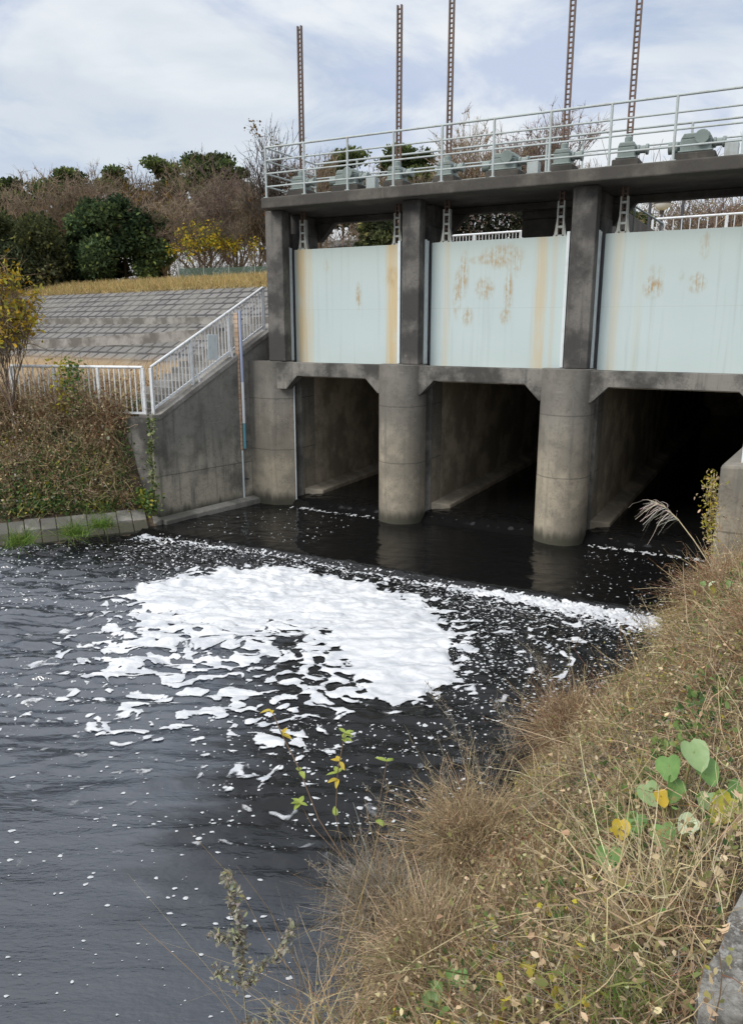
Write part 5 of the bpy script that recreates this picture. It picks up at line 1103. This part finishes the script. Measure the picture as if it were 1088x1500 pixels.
# pampas-like plume leaning left in front of the dark opening
T = plant('plume_grass', 'silvery plume grass leaning left across the dark right opening', (6.65,-4.3,1.0), 'plume grass'); S = Soup(); S2 = Soup()
q = chain([(0,0,-.1),(-.22,.06,.32),(-.45,.1,.62),(-.66,.12,.86),(-.85,.12,1.02),(-1.02,.11,1.08)], .007, (.5,.43,.28)); k = 64
t = 2.9+RNG.random(k)*2.05; i = np.minimum(t.astype(int),4); f = (t-i)[:,None]; p = q[i]*(1-f)+q[i+1]*f
dr = unit(np.stack([-.7+RNG.normal(0,.35,k), RNG.normal(0,.35,k), .15+RNG.normal(0,.55,k)],1))
S2.ribbons(p, dr, RNG.uniform(.1,.3,k), .009, np.tile(arr(-.1,0,-.6),(k,1))*RNG.uniform(.4,1.5,(k,1)), pick(k, [(.45,.41,.36),(.55,.5,.44),(.36,.32,.27)]), 5, .5, jitter=.02)
S.build('stem', M['bark'], T); S2.build('plume', M['dry'], T)
# goldenrod by the wall end
T = plant('goldenrod', 'goldenrod with fading yellow plumes beside the right concrete wall', (6.3,-3.6,.75), 'goldenrod'); S = Soup(); S2 = Soup()
q = chain([(.15,0,-.2),(.1,0,.5),(.02,0,1.1),(-.02,.02,1.62)], .007, (.35,.29,.12)); k = 520; t = RNG.random(k)**.8*1.9+1.05; i = np.minimum(t.astype(int),2); f = (t-i)[:,None]; p = q[i]*(1-f)+q[i+1]*f + RNG.normal(0,.055,(k,3))
S2.leaves(p, rnd_dirs(k,.4), RNG.uniform(.03,.075,k), pick(k, YEL+YEL+TAN+STRAW), .4); S.build('stem', M['bark'], T); S2.build('flower_head', M['leaf'], T)
# yellow leaved shrub at the far left edge
T = plant('shrub', 'tangled bare shrub with yellow leaves on top, at the left picture edge by the fence', (-7.62,-3.42,2.05), 'shrub'); S = Soup(); S2 = Soup(); random.seed(4)
lv, ends = branch_tree((0,0,0), 3.2, 1.0, 4, 6, .7, .6, .12, .74, (3,4))
zk = 3.75/max(float(l[1][:,2].max()) for l in lv); xk = .95/max(float(np.abs(l[1][:,:2]).max()) for l in lv)
for i_, (A,B,ra,rb) in enumerate(lv): tubes(S, A*arr(xk,xk,zk), B*arr(xk,xk,zk), np.maximum(ra*.5,.007), np.maximum(rb*.5,.006), pick(len(A), [(.2,.16,.125),(.27,.22,.17)]), 4)
E_ = np.array([e[0] for e in ends])*arr(xk,xk,zk); k = len(E_); S.ribbons(np.repeat(E_,4,0), rnd_dirs(k*4,-.2), RNG.uniform(.2,.6,k*4), .011, rnd_dirs(k*4,-.6)*.4, pick(k*4, BRN+[(.25,.18,.13)]), 4, .5)
hi = E_[(E_[:,2] > 1.9)]; p = hi[RNG.choice(len(hi), 130)]; p = np.repeat(p, 13, 0); k = len(p); p = p+RNG.normal(0,.12,(k,3)); S2.leaves(p, rnd_dirs(k,-.2), RNG.uniform(.07,.17,k), pick(k, [(.55,.38,.04),(.5,.4,.07),(.42,.28,.04),(.38,.36,.07)], .2), .4)
S.build('branches', M['dry'], T); S2.build('leaves', M['leaf'], T)
# green and yellow bush growing through the fence
T = plant('shrub', 'small green and yellow bush growing through the middle of the white fence', (-6.45,-2.85,2.3), 'shrub'); S = Soup(); S2 = Soup(); q = chain([(0,0,-.1),(.02,0,.6),(.05,0,1.2)], .012, (.2,.15,.1)); k = 420; p = np.stack([RNG.normal(0,.2,k), RNG.normal(0,.12,k), RNG.uniform(.15,1.3,k)],1)
S2.leaves(p, rnd_dirs(k), RNG.uniform(.06,.12,k), np.where((p[:,0:1] < 0), pick(k, YEL+[(.5,.42,.05)]), pick(k, GRN+[(.2,.28,.07)])), .5); S.build('stem', M['bark'], T); S2.build('leaves', M['leaf'], T)
# ivy trailing down the wall corner and a reddish creeper left of the return wall
T = plant('ivy', 'ivy trailing down the corner of the stained concrete wall', (-4.72,-2.36,.3), 'ivy'); S = Soup(); S2 = Soup(); q = chain([(.0,-.02,0),(.04,-.03,.6),(.0,-.03,1.2),(.08,-.03,1.7),(.12,.0,2.1)], .008, (.15,.12,.08)); k = 260; t = RNG.random(k)*3.99; i = t.astype(int); f = (t-i)[:,None]; p = q[i]*(1-f)+q[i+1]*f + RNG.normal(0,1,(k,3))*arr(.07,.03,.05)+arr(0,-.03,0)
S2.leaves(p, rnd_dirs(k,-.4), RNG.uniform(.05,.1,k), pick(k, [(.12,.17,.06),(.2,.23,.1),(.33,.35,.2),(.09,.12,.05)]), .8)
p = RNG.normal(0,1,(240,3))*arr(.2,.12,.14)+arr(-.15,-.15,.3); S2.leaves(p, rnd_dirs(240,.2), RNG.uniform(.06,.12,240), pick(240, GRN+[(.3,.34,.06),(.4,.36,.06)]), .7); S.build('stem', M['bark'], T); S2.build('leaves', M['leaf'], T)
T = plant('creeper', 'dry brown creeper with pale seed heads hanging left of the return wall', (-5.5,-2.5,1.0), 'creeper'); S = Soup(); S2 = Soup(); k = 900; b = np.stack([RNG.uniform(-.75,.0,k), RNG.uniform(-.25,-.02,k), RNG.uniform(.2,1.45,k)],1)
S.ribbons(b, rnd_dirs(k,-.8), RNG.uniform(.2,.6,k), .009, rnd_dirs(k,-.8)*.5, pick(k, BRN+RED+BRN), 4, .5, jitter=.03); k = 70; p = np.stack([RNG.uniform(-.25,.02,k), RNG.uniform(-.3,-.15,k), RNG.uniform(.1,1.3,k)],1)
S2.leaves(p, rnd_dirs(k), RNG.uniform(.05,.1,k), pick(k, STRAW+[(.6,.55,.45)]), .8); S.build('stems', M['dry'], T); S2.build('seed_heads', M['leaf'], T)
